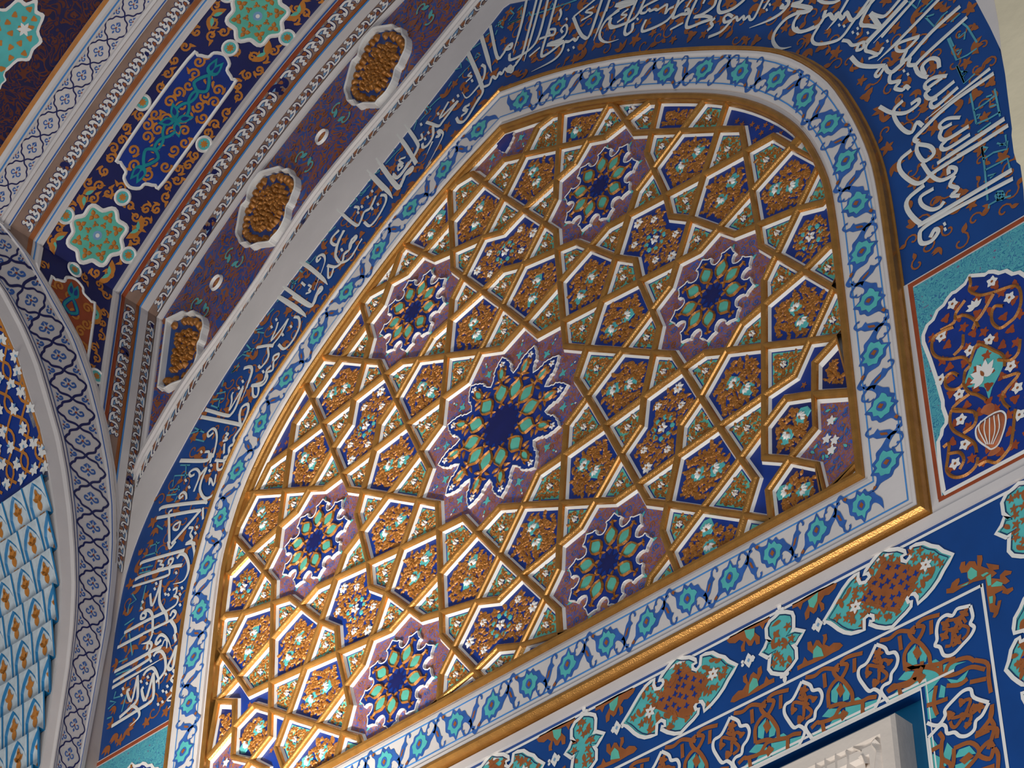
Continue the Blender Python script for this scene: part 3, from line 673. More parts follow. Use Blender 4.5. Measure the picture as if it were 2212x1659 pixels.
INS = [
 (230, 1370, 4.758, "26:120,140 385,0|28:90,388 300,275 470,180 575,130|14:575,130 605,60 628,75 625,150|24:425,165 430,105 460,90 470,125 440,190 455,240 400,290 75,490|26>65,555 130,515 590,245|24:490,230 520,190 570,180 610,250 610,370 560,450 515,495|24>385,430 420,380 480,350 520,400 545,480 545,570|26>570,60 530,100 515,80 540,30 580,10 640,60 675,160|26:725,120 710,230 690,340 655,365 640,330 680,240 722,130|20>690,370 710,410 670,465 710,510 670,570 700,600 630,680 700,690 640,770|26:325,430 330,560 320,680 250,760 140,860|22:250,570 220,590 265,690 325,440|24:390,545 370,580 410,680 488,410|26:490,400 490,640 440,710 350,770 60,950|22>250,745 300,750 345,810 330,870 250,945|24:705,0 720,80|20>480,0 440,80 365,105|D750,320 740,380 735,445 620,415 635,540 590,590 625,600 585,700 540,725 465,280 435,445 425,510 365,490 180,565 165,630"),
 (270, 1170, 4.758, "26:160,235 230,200 620,90|16:345,200 390,205 365,235 400,245 385,275 340,285|26>540,175 580,130 630,150 660,240 650,330 600,410 500,440|26:110,395 200,350 480,265 595,245|20:455,240 460,190 500,180 490,220 460,260 465,320 420,360 85,465|24>630,30 660,10 700,20 720,150 680,330|22:450,0 470,70 530,0|26:375,400 360,600 390,690 430,750 440,820|22:265,540 290,660 375,420|18:500,500 540,480 530,540 510,560 550,580 530,650 430,720|26:0,940 220,820 430,720|22:170,770 175,795 215,780 220,740 190,735 165,775|24:200,720 250,710 290,770 290,950|22:470,770 500,715 530,740 490,800 440,830 190,950|26:480,815 520,880 530,950|D535,325 330,435 315,490 465,495 425,545 455,550 595,480 575,545 575,655 190,625 180,690"),
 (340, 980, 4.758, "30:240,75 500,75 545,30 550,0|20:575,0 545,100|22:600,70 690,75 740,30 750,0|20:625,80 625,160 660,165 690,120 690,70|20:390,215 350,235 335,200 380,165 420,170 440,230 380,395|24>440,230 510,150 460,280 445,380 490,460 560,440 660,330 720,160|16:545,250 540,320 555,260 585,330 610,215|20:275,430 240,460 235,430 270,400 300,420 305,475|28:25,580 100,545 480,500 500,520|26:0,665 410,590 410,630 150,930|24:125,640 130,930|18:160,580 130,600 120,640|18:240,700 180,740 175,780 220,780 245,700|20:475,560 475,680|20:330,765 370,770 345,830 365,880 300,930 380,920 390,950|D560,125 545,180 300,280 335,350 415,760 400,820"),
 (400, 790, 4.758, "26>610,30 660,15 690,30 680,120 580,365|22:890,0 840,60 850,130 800,200 690,210|20:700,220 705,310 740,320 760,270 760,215|26:215,455 430,515 480,500 530,420 600,230|18:500,275 485,310 485,370 460,460 510,380 605,210|28:170,530 550,605 580,630|24:580,630 565,520 590,430 650,400 650,480 590,620 510,740 510,800 460,840 455,920 400,950|20:300,690 250,730 240,690 290,650 325,680 330,780 290,950|18:425,695 450,710 420,740 440,765 395,775|20:410,805 405,910|20:210,890 250,890 250,950|D600,165 560,235 810,65 575,725 545,790 515,885 175,890"),
 (500, 640, 4.758, "30>480,5 620,100 740,180 775,220|28:640,0 800,100 850,80 880,0|22:650,215 700,230 700,330 620,480 545,545 490,500|18:485,270 465,340 415,460 530,320 590,235 510,400 430,500|24:265,530 380,510 440,515|20:380,530 385,630 310,735 285,715|20:435,670 440,620 490,595 485,630 440,680 430,760 370,790 330,880 210,920|20:135,745 190,730 215,770 160,950|D620,315 535,400 470,245 420,320 335,780 125,880"),
 (600, 490, 4.758, "18:640,40 570,110 560,165 610,185 640,120 690,40|24:690,40 620,180 600,300 640,370|22>640,375 720,350 790,270 870,120|22:515,400 600,415 670,360 690,280 740,240 750,170 800,100 815,120 770,175|18:525,410 525,520 555,510 580,430|22>450,320 415,360 410,320 460,290 490,320 480,400 380,660|32>235,365 330,420 470,540 520,600|28:60,615 330,805 370,790 400,710 440,630 460,650 410,700|32>5,720 130,790 240,870 295,930|16:320,600 350,620 325,650 345,670 295,690|18:250,575 290,610|D665,240"),
 (710, 350, 4.758, "34>400,85 520,210 620,310 665,380|28:510,0 700,260 750,240 790,140 850,65 860,90 800,130|18:670,120 690,160 740,130 830,0|16:760,0 720,40 770,45 725,90|22:540,345 590,350 590,420 510,570 430,660 370,620|24:90,490 280,650 330,620 370,520 430,480 470,400 490,350|20:270,465 310,470 315,500|20:110,700 35,790 40,840 90,850 160,705|24:160,705 100,850 80,950|18:290,765 240,800 250,830 290,770|20:240,820 230,890 170,950|14>350,795 250,950|14>1060,0 990,105|D455,305 410,365 350,465 310,525 515,440 455,485 145,910"),
 (800, 210, 4.758, "34:65,630 280,920 330,880 370,790 430,730 430,760 380,790|32:280,385 380,520 480,690|28:360,285 480,460 490,540 380,720 290,830 240,800|18:500,450 540,430 530,380|16:370,620 300,650 345,690 295,690 295,755 330,720|24:580,260 640,280 710,300 760,240 910,40|22:810,50 720,220 900,45|24:650,300 650,400 600,490 550,520 540,480|22>680,410 720,400 700,350 740,360 740,430 560,770|18>645,460 585,595|20:1030,70 960,130 1000,150 940,200|24:890,215 920,260 990,230 1130,0|34:0,790 150,950|D705,175 530,285 860,40 605,370 570,435"),
 (970, 40, 4.758, "34:200,350 300,580 350,720|22:350,720 345,780 240,940|22:350,710 420,680 450,600 490,620 520,560 550,575 580,520 620,550 650,520 630,490 605,530 680,490 730,420|34>340,190 400,400 445,560|26:430,80 500,400 560,370 600,300 650,265 640,310 590,320|22>340,480 375,510 360,620 290,720 190,820 140,760|16:235,555 200,590 240,600 180,655|18:90,850 20,945|20:220,890 160,920 200,950|D100,800 50,850 245,645"),
 (1100, 0, 5.2917, "28>210,-20 140,300 50,610|26:325,-20 210,430 150,640 80,730|26>380,-20 270,380 175,710|26:455,-20 350,400 240,570 30,690 10,620|26:550,-20 450,350 375,620 430,630 590,510|22:470,400 460,350 530,340 520,400 470,410 350,450|18:235,650 360,545|24>640,480 600,600 500,700 260,825|24:640,480 690,480 740,450 770,470 800,420|28:440,520 500,490 620,480 580,510 440,520|24:650,400 600,450 450,510|20:620,380 600,340 650,290 670,330 650,400 600,440|22:590,110 600,170 570,240|28:740,200 800,350 860,430 930,400 1070,-10|20:740,200 800,150 1000,-10|18:980,80 880,140 960,160 830,240|26>1165,-20 1060,250 970,470|24>1270,120 1130,220 1050,350 1050,450 1130,490 1260,455|24:1270,300 1200,310 1150,280 1170,210|22:30,790 10,770 0,810 40,830 60,770 100,720|D665,225 745,550 685,580"),
 (1310, 0, 5.2917, "26:45,-10 0,140|32:110,65 210,30 330,30 200,70 110,65|24:330,40 150,110 20,230|18:260,105 180,170 240,180 130,260|26:60,215 45,290 90,320 330,210 450,-10|26:360,-10 250,250 215,370 240,400 300,350 310,270|22:610,-10 440,80 400,150 450,150 490,110 510,130 560,110 590,120 640,90 700,60 680,160 720,110 780,80|26:840,-10 790,130 770,210 860,170 940,160 940,110 900,130|24:905,-10 830,60 700,240 450,360 415,330 460,230|18:735,345 885,265|26:1045,-10 960,170 920,290 950,320 1100,260 1210,220 1140,190 1010,200 1100,170 1230,80 1265,-10|20:985,-10 920,90|20:1140,-10 1110,50|24:1250,210 1200,260 1220,300 1160,355|D365,225"),
 (1520, 0, 5.2917, "28:205,-10 175,90 200,150 330,110 440,30 480,-10|24:340,200 290,170 240,210 250,260 320,240 290,280 200,370 60,430|22:330,230 380,200 400,240 460,190 470,230 520,190 540,230 590,200 690,-10|22:765,-10 690,110|28:920,50 890,90 960,80 980,20 950,0|26>990,20 920,130 770,230 530,325|32:1010,60 1110,30 1140,-10|34:1020,60 1230,100 1180,140 1060,150|28>1110,140 950,220 830,360 800,470 850,550 920,560 1010,540|26:1110,150 1040,260 1040,340 1130,370 1270,310|D765,60 730,120"),
 (1720, 0, 4.758, "22:230,0 290,30 390,30 460,0|26:310,110 290,180 350,150 390,200 430,140 480,200 520,130 570,210 620,190 660,160 815,-10|22>545,-10 430,180 320,315|22:765,-10 590,230 490,370 400,430 220,460 170,400 240,270|24:300,170 240,260 140,310 40,330 0,290|26:795,-10 670,240 760,270 870,290|32:870,290 770,140|24:770,140 850,170 930,160 1080,-10|22:1150,10 920,260 750,440 720,520 770,540 850,560 900,490|22>1150,80 800,450|22:480,420 540,430 580,470 640,460 700,440 690,500 630,520 650,460|28:570,590 650,670 770,690 920,680|22:910,690 900,720 850,790 820,770 870,700|26:920,680 950,740 1010,740 1120,640|18:850,570 770,600 750,610|D450,265 500,275 590,340 640,300 640,355 745,345 945,430 1115,735"),
 (1880, 0, 4.758, "22:515,375 300,450 280,520 370,520 500,390|26:380,520 330,640 410,600 400,670 470,670 500,640|28:930,70 640,330 400,600|26:1000,180 520,620 480,720 530,780 600,800|26:715,705 700,620 620,610 540,690 570,780|24>720,-10 300,420 80,630|24:330,660 220,760 210,850 310,840 260,910 340,930 370,890 410,920|24:395,-20 120,280 -40,440|22:470,-10 120,390|D355,735 395,770 185,430"),
 (1880, 140, 3.825, "20:640,95 530,110 460,160 470,200 530,160 600,110|20:500,200 460,250 520,280 700,140|20:730,190 560,340 510,350 510,310 560,280|20>995,35 460,460|22:1025,75 660,330 420,560 370,620 400,640|20:80,350 180,400 300,400 400,330 400,290 340,330|20:275,300 200,380 220,470 290,550 350,560 390,480 440,510|20:400,640 390,720 450,800 530,740 500,680 400,660|18:750,440 640,450 580,500 600,530 680,490|20:600,530 580,600 640,620 820,510|20:640,620 590,680 640,700 830,580|24:1115,450 860,620 640,765|22:1145,505 900,660 720,765"),
 (1920, 300, 3.966, "22:200,100 100,190 110,290 220,380 300,370 420,270 860,0|20:740,0 420,215|20:290,210 360,310 450,360 560,310 580,260 520,250 520,310|20:570,320 530,400 600,430 540,490 615,490|24:310,400 170,520 170,620 270,725 340,700 1060,270|20:390,430 280,500 290,570 370,610 440,590 480,540|22:1070,345 490,650 300,770 270,840 290,900 370,880 430,800 400,780 360,850|D485,735 490,780"),
]
for ox, oy, k, txt in INS:
    lm = MB()
    for st in txt.split('|'):
        if st[0] == 'D':
            for q in st[1:].split():
                x, y = (float(z) for z in q.split(','))
                if k > 5 and oy + y / k < -3: continue
                lm.poly(wall([(ox + (x + dx) / k, oy + (y + dy) / k) for dx, dy in ((-16, -6), (4, -20), (16, 6), (-4, 20))]), .0042)
        else:
            tp = '>' in st; w_, pts = st.split('>' if tp else ':'); w_ = float(w_)
            P = smooth([(ox + float(a) / k, oy + float(b) / k) for a, b in (q.split(',') for q in pts.split())], 4)
            W3 = wall(P); lm.ribbon(W3, w_ / k / 400 * 1.22, .0035, 0, taper=1 if tp else 0, ridge=.0008)
    lm.build('calligraphy', 'letter_white', band, BO)
KUF = [(1920, 300, 3.966, "800,70 825,260 850,530|810,180 900,120 1015,90 1020,20|830,270 1020,170 1040,260|850,320 920,300 870,340|860,600 860,570 930,530 1050,490|995,490 975,450 935,455 915,490 935,530 975,525 995,490|925,465 985,520|985,460 930,520|800,70 850,80 820,120|950,60 1000,40"),
 (1880, 140, 3.825, "720,10 780,150|830,240 880,490|860,380 940,330 1030,260|1030,200 1075,430|880,490 980,450 1080,390|920,680 940,765|1120,580 1130,670 1050,650|890,560 1000,480|770,60 800,60 770,100|880,420 910,410 890,450|960,270 1010,250|990,350 1050,330"),
 (1880, 0, 4.758, "570,180 660,275 740,170 800,120|800,400 890,620 1000,570 1100,500|820,390 860,480|890,680 970,860 1080,760|1020,310 1100,440|950,240 1000,280 1020,310|400,20 480,90 520,0|520,130 650,0|830,230 930,140|570,180 660,150|890,530 940,510 900,570|930,740 1000,740 950,790|920,350 910,390 980,330 970,410"),
 (1100, 0, 5.2917, "0,270 140,210 140,120|0,240 60,160 20,120 0,150|250,180 440,120 780,0|470,100 500,40 520,90|100,120 160,60|200,190 230,140 250,180"),
 (970, 40, 4.758, "610,60 750,0|480,90 520,40 560,20|500,60 560,100|540,30 520,90|480,170 500,120|270,410 290,360 330,380 270,410|240,310 330,250|40,540 90,520 130,510 120,450|180,410 230,470 100,610|380,180 420,150|0,700 30,650"),
 (800, 210, 4.758, "160,690 240,600 320,520|210,490 240,470 250,560|350,340 340,370|400,290 470,210 480,250 450,340|520,240 590,160 560,110 490,160|600,120 690,30 730,0|580,40 590,100 630,130|100,610 160,540 190,560|0,740 50,790 90,770"),
 (710, 350, 4.758, "10,690 60,600 100,560|130,460 200,420|190,380 230,460 300,400 260,330|260,300 320,270 340,350 390,290|390,220 440,190 430,140|460,60 530,100|320,350 430,240"),
 (600, 490, 4.758, "90,600 160,550 150,640|200,430 260,470|260,330 330,380 400,300|340,240 430,160 500,130|430,90 540,50 600,0|150,600 230,520|120,540 190,590"),
 (500, 640, 4.758, "60,650 120,600 190,620|130,580 240,540|250,350 330,330|270,370 340,380|370,200 440,130|470,60 540,0|20,780 80,700|0,790 60,740|160,500 220,570"),
 (400, 790, 4.758, "100,640 200,690|110,760 200,780|270,410 350,440|290,350 400,340|330,290 420,270|380,220 400,150|480,70 560,0|340,460 360,340|60,700 170,660"),
 (340, 980, 4.758, "130,380 230,360|160,340 180,230 320,220|100,430 200,420|240,120 340,120|0,740 60,780|180,500 210,440|220,330 230,380|300,120 290,260"),
 (270, 1170, 4.758, "80,540 120,600 50,650 30,740|220,450 160,700|160,280 290,250|150,330 270,300|210,150 340,110|0,860 100,790|260,50 360,10|330,0 320,130"),
 (230, 1370, 4.758, "100,590 80,660 150,640|215,600 160,800|40,690 100,700 20,770|10,870 60,850|130,290 220,250|100,420 250,360|240,0 270,220|150,60 200,0")]
for ox, oy, k, txt in KUF:
    for st in txt.split('|'):
        km = MB(); km.ribbon(wall([(ox + float(a) / k, oy + float(b) / k) for a, b in (q.split(',') for q in st.split())]), .0075, .0022); km.build('kufic_stroke', 'kufic_teal', band, BO)

# ------------------------------------------------------------------ outside the band: white margin, scroll border, moulding, spandrel
WS = T(0, 0, 1, '1056,0 880,213 705,420 540,653 445,800 380,905 311,1023 285,1090 266,1195 255,1260')
PRl = T(0, 0, 1, '1021,0 850,210 677,420 560,602 480,716 400,820 337,926 300,1000 268,1150 262,1195')
PL = [(UL, 1.0), (UL, 1.92), (-2.154, 1.985), (-1.93, 2.175), (-1.642, 2.389), (-1.17, 2.66), (-.70, 2.877), (-.2, 3.06), (.4, 3.2)]
ext = lambda A: [tuple(2 * np.array(A[0]) - np.array(A[2]))] + [tuple(p) for p in A]
WS, PRl = resample(smooth(ext(WS), 6), 90), resample(smooth(ext(PRl), 6), 90)
EA_L = resample([p for p in E_A if p[0] < .35 and p[1] > .1], 90)
def strip(name, loops, mt, o, label=None, cat=None, kind=None, parent=None, sm=False):
    m = MB(); m.loft([[(*p, h) for p in L] for L, h in loops], 0, False); b = m.build(name, mt, parent, o, smooth=sm)
    return tag(b, label, cat, None, kind)
lerp = lambda A, B, f: [(a[0] + f * (b[0] - a[0]), a[1] + f * (b[1] - a[1])) for a, b in zip(A, B)]
MO = (-1.3, 1.7, 0)
strip('white_margin', [(EA_L, SLAB), (EA_L, .004), (WS, .004), (WS, SLAB)], 'plaster', MO, 'plain white plaster margin following the left flank of the blue band', 'margin')
ed = strip('vine_border', [(WS, -.002), (lerp(WS, PRl, .55), -.002)], 'taupe', MO, 'narrow brown scroll border between white margin and spandrel', 'border')
def cloud_border(path, n, x0, x1, parent, o, z=.0, xf=None, flip=1, s0=0.0, s1=None):
    """white running-cloud ribbon with brown hearts and blue gussets"""
    L = (s1 or path.L) - s0; st = L / n; m = MB(); W_ = x1 - x0
    for i in range(n):
        q = lambda a, b: path.at(s0 + (i + a) * st, x0 + W_ * b)
        qq = lambda A, sm=3: smooth([q(*p) for p in A], sm)
        m.poly([q(0, .98), q(.75, .98), q(.30, .45)], z + .0010, 2)
        k = W_ * .105
        for wd, h, mi in ((k * 1.75, .0014, 3), (k, .0022, 0)):
            m.ribbon(qq([(0, .90), (.42, .88), (.60, .62), (.34, .52), (.52, .30), (.30, .12), (.50, .05)]), wd, z + h, mi)
            m.ribbon(qq([(.40, .90), (.70, .60), (.86, .34), (.78, .14), (1.0, .22), (1.06, .50), (1.0, .90)]), wd, z + h, mi)
        m.poly([q(.66, .80), q(.84, .84), q(.98, .72), q(.94, .50), q(.84, .42), q(.74, .50)], z + .0026, 3)
        m.poly([q(.68, .77), q(.84, .80), q(.95, .71), q(.92, .53), q(.84, .46), q(.76, .53)], z + .0030, 1)
        m.poly([q(.46, .20), q(.58, .28), q(.66, .18), q(.56, .08)], z + .0026, 1)
    return m.build('cloud_scroll', ['white_paint', 'brown', 'sky_blue', 'navy'], parent, o, xf)
pth = Path(lerp(WS, PRl, .0)[:78])
cloud_border(pth, 30, 0.004, -.074 if Path(WS).at(1, .1)[0] < Path(WS).at(1, -.1)[0] and False else .074, ed, MO, -.002) if False else None
def lofted_scroll(A, B, n, parent, o, z):
    """the same running scroll fitted between two edges"""
    a = resample(A, 400); b = resample(B, 400)
    class Two:
        L = 1.0
        def at(self, s, t):
            i = min(max(s, 0), 1) * 399; j = int(i); f = i - j; j2 = min(j + 1, 399)
            p = a[j] + f * (a[j2] - a[j]); q = b[j] + f * (b[j2] - b[j]); return tuple(p + t * (q - p))
    m = MB(); P = Two(); st = 1.0 / n
    L = Path(A).L / n
    for i in range(n):
        q = lambda x, y: P.at((i + x) * st, y); qq = lambda A_: smooth([q(*p) for p in A_], 3)
        m.poly([q(0, .97), q(.75, .97), q(.30, .45)], z + .0010, 2); w0 = hypot(*np.subtract(q(.5, 0), q(.5, 1))) * .13
        for wd, h, mi in ((w0 * 1.6, .0014, 3), (w0, .0022, 0)):
            m.ribbon(qq([(0, .90), (.42, .88), (.60, .62), (.34, .52), (.52, .30), (.30, .12), (.50, .05)]), wd, z + h, mi)
            m.ribbon(qq([(.40, .90), (.70, .60), (.86, .34), (.78, .14), (1.0, .22), (1.06, .50), (1.0, .90)]), wd, z + h, mi)
        m.poly([q(.68, .77), q(.84, .80), q(.95, .71), q(.92, .53), q(.84, .46), q(.76, .53)], z + .0030, 1)
    return m.build('cloud_scroll', ['white_paint', 'brown', 'sky_blue', 'navy'], parent, o)
lofted_scroll(WS, lerp(WS, PRl, .55), 40, ed, MO, -.002)
strip('spandrel_moulding', [(lerp(WS, PRl, .55), -.004), (lerp(WS, PRl, .57), .010), (lerp(WS, PRl, .68), .010), (lerp(WS, PRl, .70), .022), (lerp(WS, PRl, .88), .022), (lerp(WS, PRl, .94), .010), (PRl, .008), (PRl, SLAB)], 'plaster', MO, 'stepped white moulding along the right edge of the blue spandrel', 'moulding')
# spandrel ground
PL2 = [tuple(p) for p in resample(PL, 90)]
so = (-1.4, 2.0, -.02)
PRr = resample(PRl, 90)[::-1]
sm_ = MB(); sm_.loft([[(*p, -.02) for p in PL2], [(*p, -.02) for p in PRr]], 2, False)
SPP = ccw(between(PL2, PRr))
rings = [((-.812, 2.519), 0.0), ((-1.502, 2.116), radians(8)), ((-2.061, 1.604), radians(20)), ((-.08, 2.86), radians(-6))]
ovals = [(-1.168, 2.344), (-1.831, 1.886), (-.40, 2.715)]
rnd = random.Random(3)
for i, c in enumerate(ovals):
    for sx in (-1, 1):
        for sy in (-1, 1):
            d = radians(32 - 8 * (c[0] + 1.1)); f = lambda x, y: (c[0] + rot2((x, y), d)[0], c[1] + rot2((x, y), d)[1])
            q = f(.13 * sx, .062 * sy)
            sm_.ribbon(spiral(q, d + (0 if sx > 0 else pi), .036, .9, 12, sx * sy), .017, -.0185, 0); sm_.ribbon(spiral(q, d + (0 if sx > 0 else pi), .036, .9, 12, sx * sy), .009, -.0178, 1)
            sm_.poly(leaf(f(.10 * sx, .02 * sy), d + sx * sy * .8 + (0 if sx > 0 else pi), .055, .026), -.0182, 1)
            sm_.poly(leaf(f(.17 * sx, .03 * sy), d + (0 if sx > 0 else pi), .05, .02, .4), -.0182, 0)
for p in scatter(SPP, .060, .03, avoid=[(*c, .17) for c, _ in rings] + [(*c, .07) for c in ovals], rnd=rnd):
    a = rnd.uniform(0, 6.28); sm_.ribbon(spiral(p, a, .022, 1.0, 10, rnd.choice((1, -1))), .008, -.0185, 0)
sp = tag(sm_.build('spandrel_panel', ['brown', 'teal', 'spandrel_ground'], o=so), 'dark blue spandrel panel with rust scrolls between arch and vault', 'panel')
ringO = np.array(T(540, 0, 3.95, '1080,235 1190,215 1240,210 1262,243 1310,240 1325,290 1355,330 1350,420 1315,500 1290,560 1262,600 1240,690 1180,800 1110,870 1080,905 980,905 920,920 890,882 840,880 825,830 810,780 830,700 850,620 880,530 925,485 940,420 980,340 1030,280')) - np.array((-.812, 2.519))
posn = ['second from the top', 'second from the bottom', 'lowest, half hidden by white moulding', 'uppermost']
for i, (c, a) in enumerate(rings):
    P = ccw(smooth([(c[0] + rot2(p, a)[0], c[1] + rot2(p, a)[1]) for p in ringO], 3, True))
    if i == 2: P = clip(P, [(-2.15, 0), (0, 0), (0, 3), (-2.15, 3)])
    o = (c[0], c[1], -.02); t = thing('lobed_cartouche', 'raised white lobed cartouche with gilt leaves on spandrel, ' + posn[i], 'cartouche', o, 'lobed cartouches on the spandrel')
    I1, I2 = ok_inset(P, .014), ok_inset(P, .026)
    m = MB(); m.poly(I1, -.018); m.build('blue_ground', 'band_blue', t, o)
    m = MB(); m.loft([[(*p, -.02) for p in P], [(*p, .012) for p in ok_inset(P, .004)], [(*p, .016) for p in ok_inset(P, .008)], [(*p, .010) for p in I1], [(*p, -.02) for p in I1]]); m.build('lobed_rim', 'white_paint', t, o)
    m = MB(); rnd = random.Random(i); CP = np.mean(P, axis=0)
    for k in range(0, len(I2), 3):
        q = I2[k]; aa = atan2(CP[1] - q[1], CP[0] - q[0]); m.dome(palm((q[0] + .012 * cos(aa), q[1] + .012 * sin(aa)), aa, .024, 3, .3), -.018, .004, 0, .6)
    for p in scatter(ok_inset(P, .075), .020, .004, rnd=rnd): m.dome(palm(p, rnd.uniform(0, 6.3), .019, 3, .35), -.018, .006, 0, .55)
    m.build('gilt_relief', 'gilt', t, o, smooth=True)
for i, c in enumerate(ovals):
    o = (c[0], c[1], -.02); t = thing('ring_boss', 'small raised white ring with rust flower, %s of the spandrel' % ['middle', 'bottom', 'top'][i], 'boss', o, 'ring bosses on the spandrel')
    m = MB(); m.ring(c, .030, .042, -.018, 0, 24, .014); m.ring(c, .030, .0301, -.02, 0, 24); m.build('ring', 'white_paint', t, o)
    m = MB(); m.disc(c, .030, -.0182, 0, 20)
    m.build('flower_ground', 'rust', t, o)
    m = MB()
    for k in range(6): m.poly(leaf(c, k * pi / 3, .024, .012), -.017)
    m.build('flower', 'ochre', t, o)
# ------------------------------------------------------------------ vault springing from the left wall, with its painted bands
SMIN, SMAX = -1.75, 2.2
def vs_(s, w, h=0.0): return vault(s, w, h)
def lat_w(s):
    """outer edge of the latticed arch on the left wall: its distance from the back wall at height s"""
    A = [(-2.6, .09), (-2.2, .070), (-1.75, .049), (-1.50, .056), (-1.34, .067), (-1.158, .093), (-.981, .135), (-.769, .21), (-.604, .285), (-.411, .403), (-.245, .569), (-.121, .715), (-.056, .83), (.03, 1.0)]
    return float(np.interp(s, [a for a, _ in A], [b for _, b in A]))
def lat_in(s):
    A = [(-2.6, .266), (-2.26, .264), (-2.04, .264), (-1.85, .275), (-1.65, .30), (-1.487, .338), (-1.30, .391), (-1.116, .456), (-.975, .515), (-.823, .601), (-.669, .687), (-.528, .796), (-.40, .93), (-.28, 1.1)]
    return float(np.interp(s, [a for a, _ in A], [b for _, b in A]))
SS = list(np.linspace(-1.5, 0, 46)) + list(np.linspace(0, SMAX, 40))[1:]
# structure behind the painted bands
m = MB(); m.loft([[vault(s, w, -.03) for s in np.linspace(0, SMAX, 30)] for w in (-.05, 2.4)], 0, False)
m.loft([[vault(s, w, -.16) for s in np.linspace(0, SMAX, 30)] for w in (2.4, -.05)], 0, False)
tag(m.build('ceiling', 'plaster_old', o=vault(0, 0)), kind='structure')
def vband(name, prof, mt, label=None, cat='border', parent=None, s0=-1.45, s1=SMAX, o=None, kind=None):
    """strip of constant distance from the back wall, bent at the spring line; cut by the latticed arch below"""
    m = MB(); loops = []
    ss = [s for s in SS if s0 <= s <= s1]
    for w, h in prof:
        loops.append([vault(s, min(w, lat_w(s)) if s < .03 else w, h) for s in ss])
    m.loft(loops, 0, False); w = np.mean([p[0] for p in prof]); o = o or vault(0.0, w)
    b = m.build(name, mt, parent, o); return tag(b, label, cat if label else None, None, kind) if label or kind else b
def vcloud(w0, w1, parent, o, z, n, s0, s1, hearts=True):
    """running cloud scroll on the vault: a row of white ribbons, hearts and gussets"""
    m = MB(); st = (s1 - s0) / n; W_ = w1 - w0
    for i in range(n):
        sa = s0 + i * st
        if sa < 0 and max(w0, w1) > lat_w(sa) + .008: continue
        if sa < 0 < sa + st: continue
        q = lambda x, y: (sa + x * st, w0 + W_ * y); qq = lambda A: smooth([q(*p) for p in A], 3); k = abs(W_) * .18
        m.poly([q(0, .98), q(.75, .98), q(.30, .45)], z + .0010, 2)
        for wd, h, mi in ((k * 1.6, .0014, 3), (k, .0022, 0)):
            m.ribbon(qq([(0, .90), (.42, .88), (.60, .62), (.34, .52), (.52, .30), (.30, .12), (.50, .05)]), wd, z + h, mi)
            m.ribbon(qq([(.40, .90), (.70, .60), (.86, .34), (.78, .14), (1.0, .22), (1.06, .50), (1.0, .90)]), wd, z + h, mi)
        m.poly([q(.64, .80), q(.84, .86), q(1.0, .72), q(.96, .50), q(.84, .40), q(.72, .50)], z + .0026, 3)
        m.poly([q(.68, .77), q(.84, .80), q(.95, .71), q(.92, .53), q(.84, .46), q(.76, .53)], z + .0030, 1)
        m.poly([q(.46, .20), q(.58, .28), q(.66, .18), q(.56, .08)], z + .0026, 1)
    return m.build('cloud_scroll', ['white_paint', 'brown', 'sky_blue', 'navy'], parent, o, vs_)
t = vband('spring_moulding', [(-.05, .0), (-.045, .022), (-.012, .022), (-.006, .012), (.006, .010)], 'plaster', 'white moulding where the vault meets the blue spandrel', 'moulding')
o = vault(0, .03); b = vband('cloud_border', [(.006, .004), (.056, .004)], 'taupe', 'narrow brown border of white cloud scrolls beside the spandrel moulding', o=o)
vcloud(.052, .010, b, o, .004, 44, -1.45, 2.15)
t = vband('white_strip', [(.056, .004), (.056, .008), (.102, .008), (.102, .004)], 'plaster', 'plain white strip between two brown cloud-scroll borders of the vault', 'strip')
vband('painted_line', [(.098, .0085), (.106, .0085)], 'line_blue', parent=t, o=vault(0, .079))
o = vault(0, .15); b = vband('cloud_border', [(.106, .004), (.212, .004)], 'taupe', 'wide border of white cloud scrolls and brown hearts on the vault', o=o)
vband('edge_line', [(.106, .0046), (.122, .0046)], 'brown', parent=b, o=o); vband('edge_line', [(.188, .0046), (.210, .0046)], 'rust', parent=b, o=o)
vcloud(.126, .186, b, o, .004, 42, -1.40, 2.15)
t = vband('panel_moulding', [(.212, .004), (.214, .014), (.232, .014), (.236, .024), (.252, .024), (.258, .002)], 'plaster', 'white moulding along the lower side of the rosette panel', 'moulding')
vband('painted_line', [(.218, .0146), (.227, .0146)], 'mid_blue', parent=t, o=vault(0, .235))
po = vault(0, .46); WIDE = MB(); _s = [s for s in SS if s >= -1.45]; WIDE.loft([[(s, min(w, lat_w(s)) if s < .03 else w, .002) for s in _s] for w in (.256, .660)], 2, False)
t = vband('panel_moulding', [(.656, .002), (.662, .024), (.680, .024), (.686, .014), (.704, .014), (.706, .004)], 'plaster', 'white moulding along the upper side of the rosette panel', 'moulding')
vband('painted_line', [(.690, .0146), (.698, .0146)], 'line_blue', parent=t, o=vault(0, .681))
o = vault(0, .77); b = vband('cloud_border', [(.706, .004), (.830, .004)], 'taupe', 'wide cloud-scroll border between rosette panel and white latticed border', o=o)
vband('edge_line', [(.708, .0046), (.732, .0046)], 'brown', parent=b, o=o)
vcloud(.796, .738, b, o, .004, 42, -.2, 2.15)
o = vault(0, .94); lb = vband('lattice_border', [(.830, .004), (.834, .012), (.868, .010), (.876, .020), (.888, .016), (.892, .006), (.996, .006), (1.0, .018), (1.03, .022), (1.056, .004), (1.06, -.02)], 'plaster', 'white straight border painted with blue lattice at the top left vault', o=o, s0=-.05)
vband('painted_line', [(.838, .0126), (.845, .0126)], 'mid_blue', parent=lb, o=o, s0=0.0); vband('painted_line', [(1.010, .0205), (1.018, .0215)], 'line_blue', parent=lb, o=o, s0=0.0)
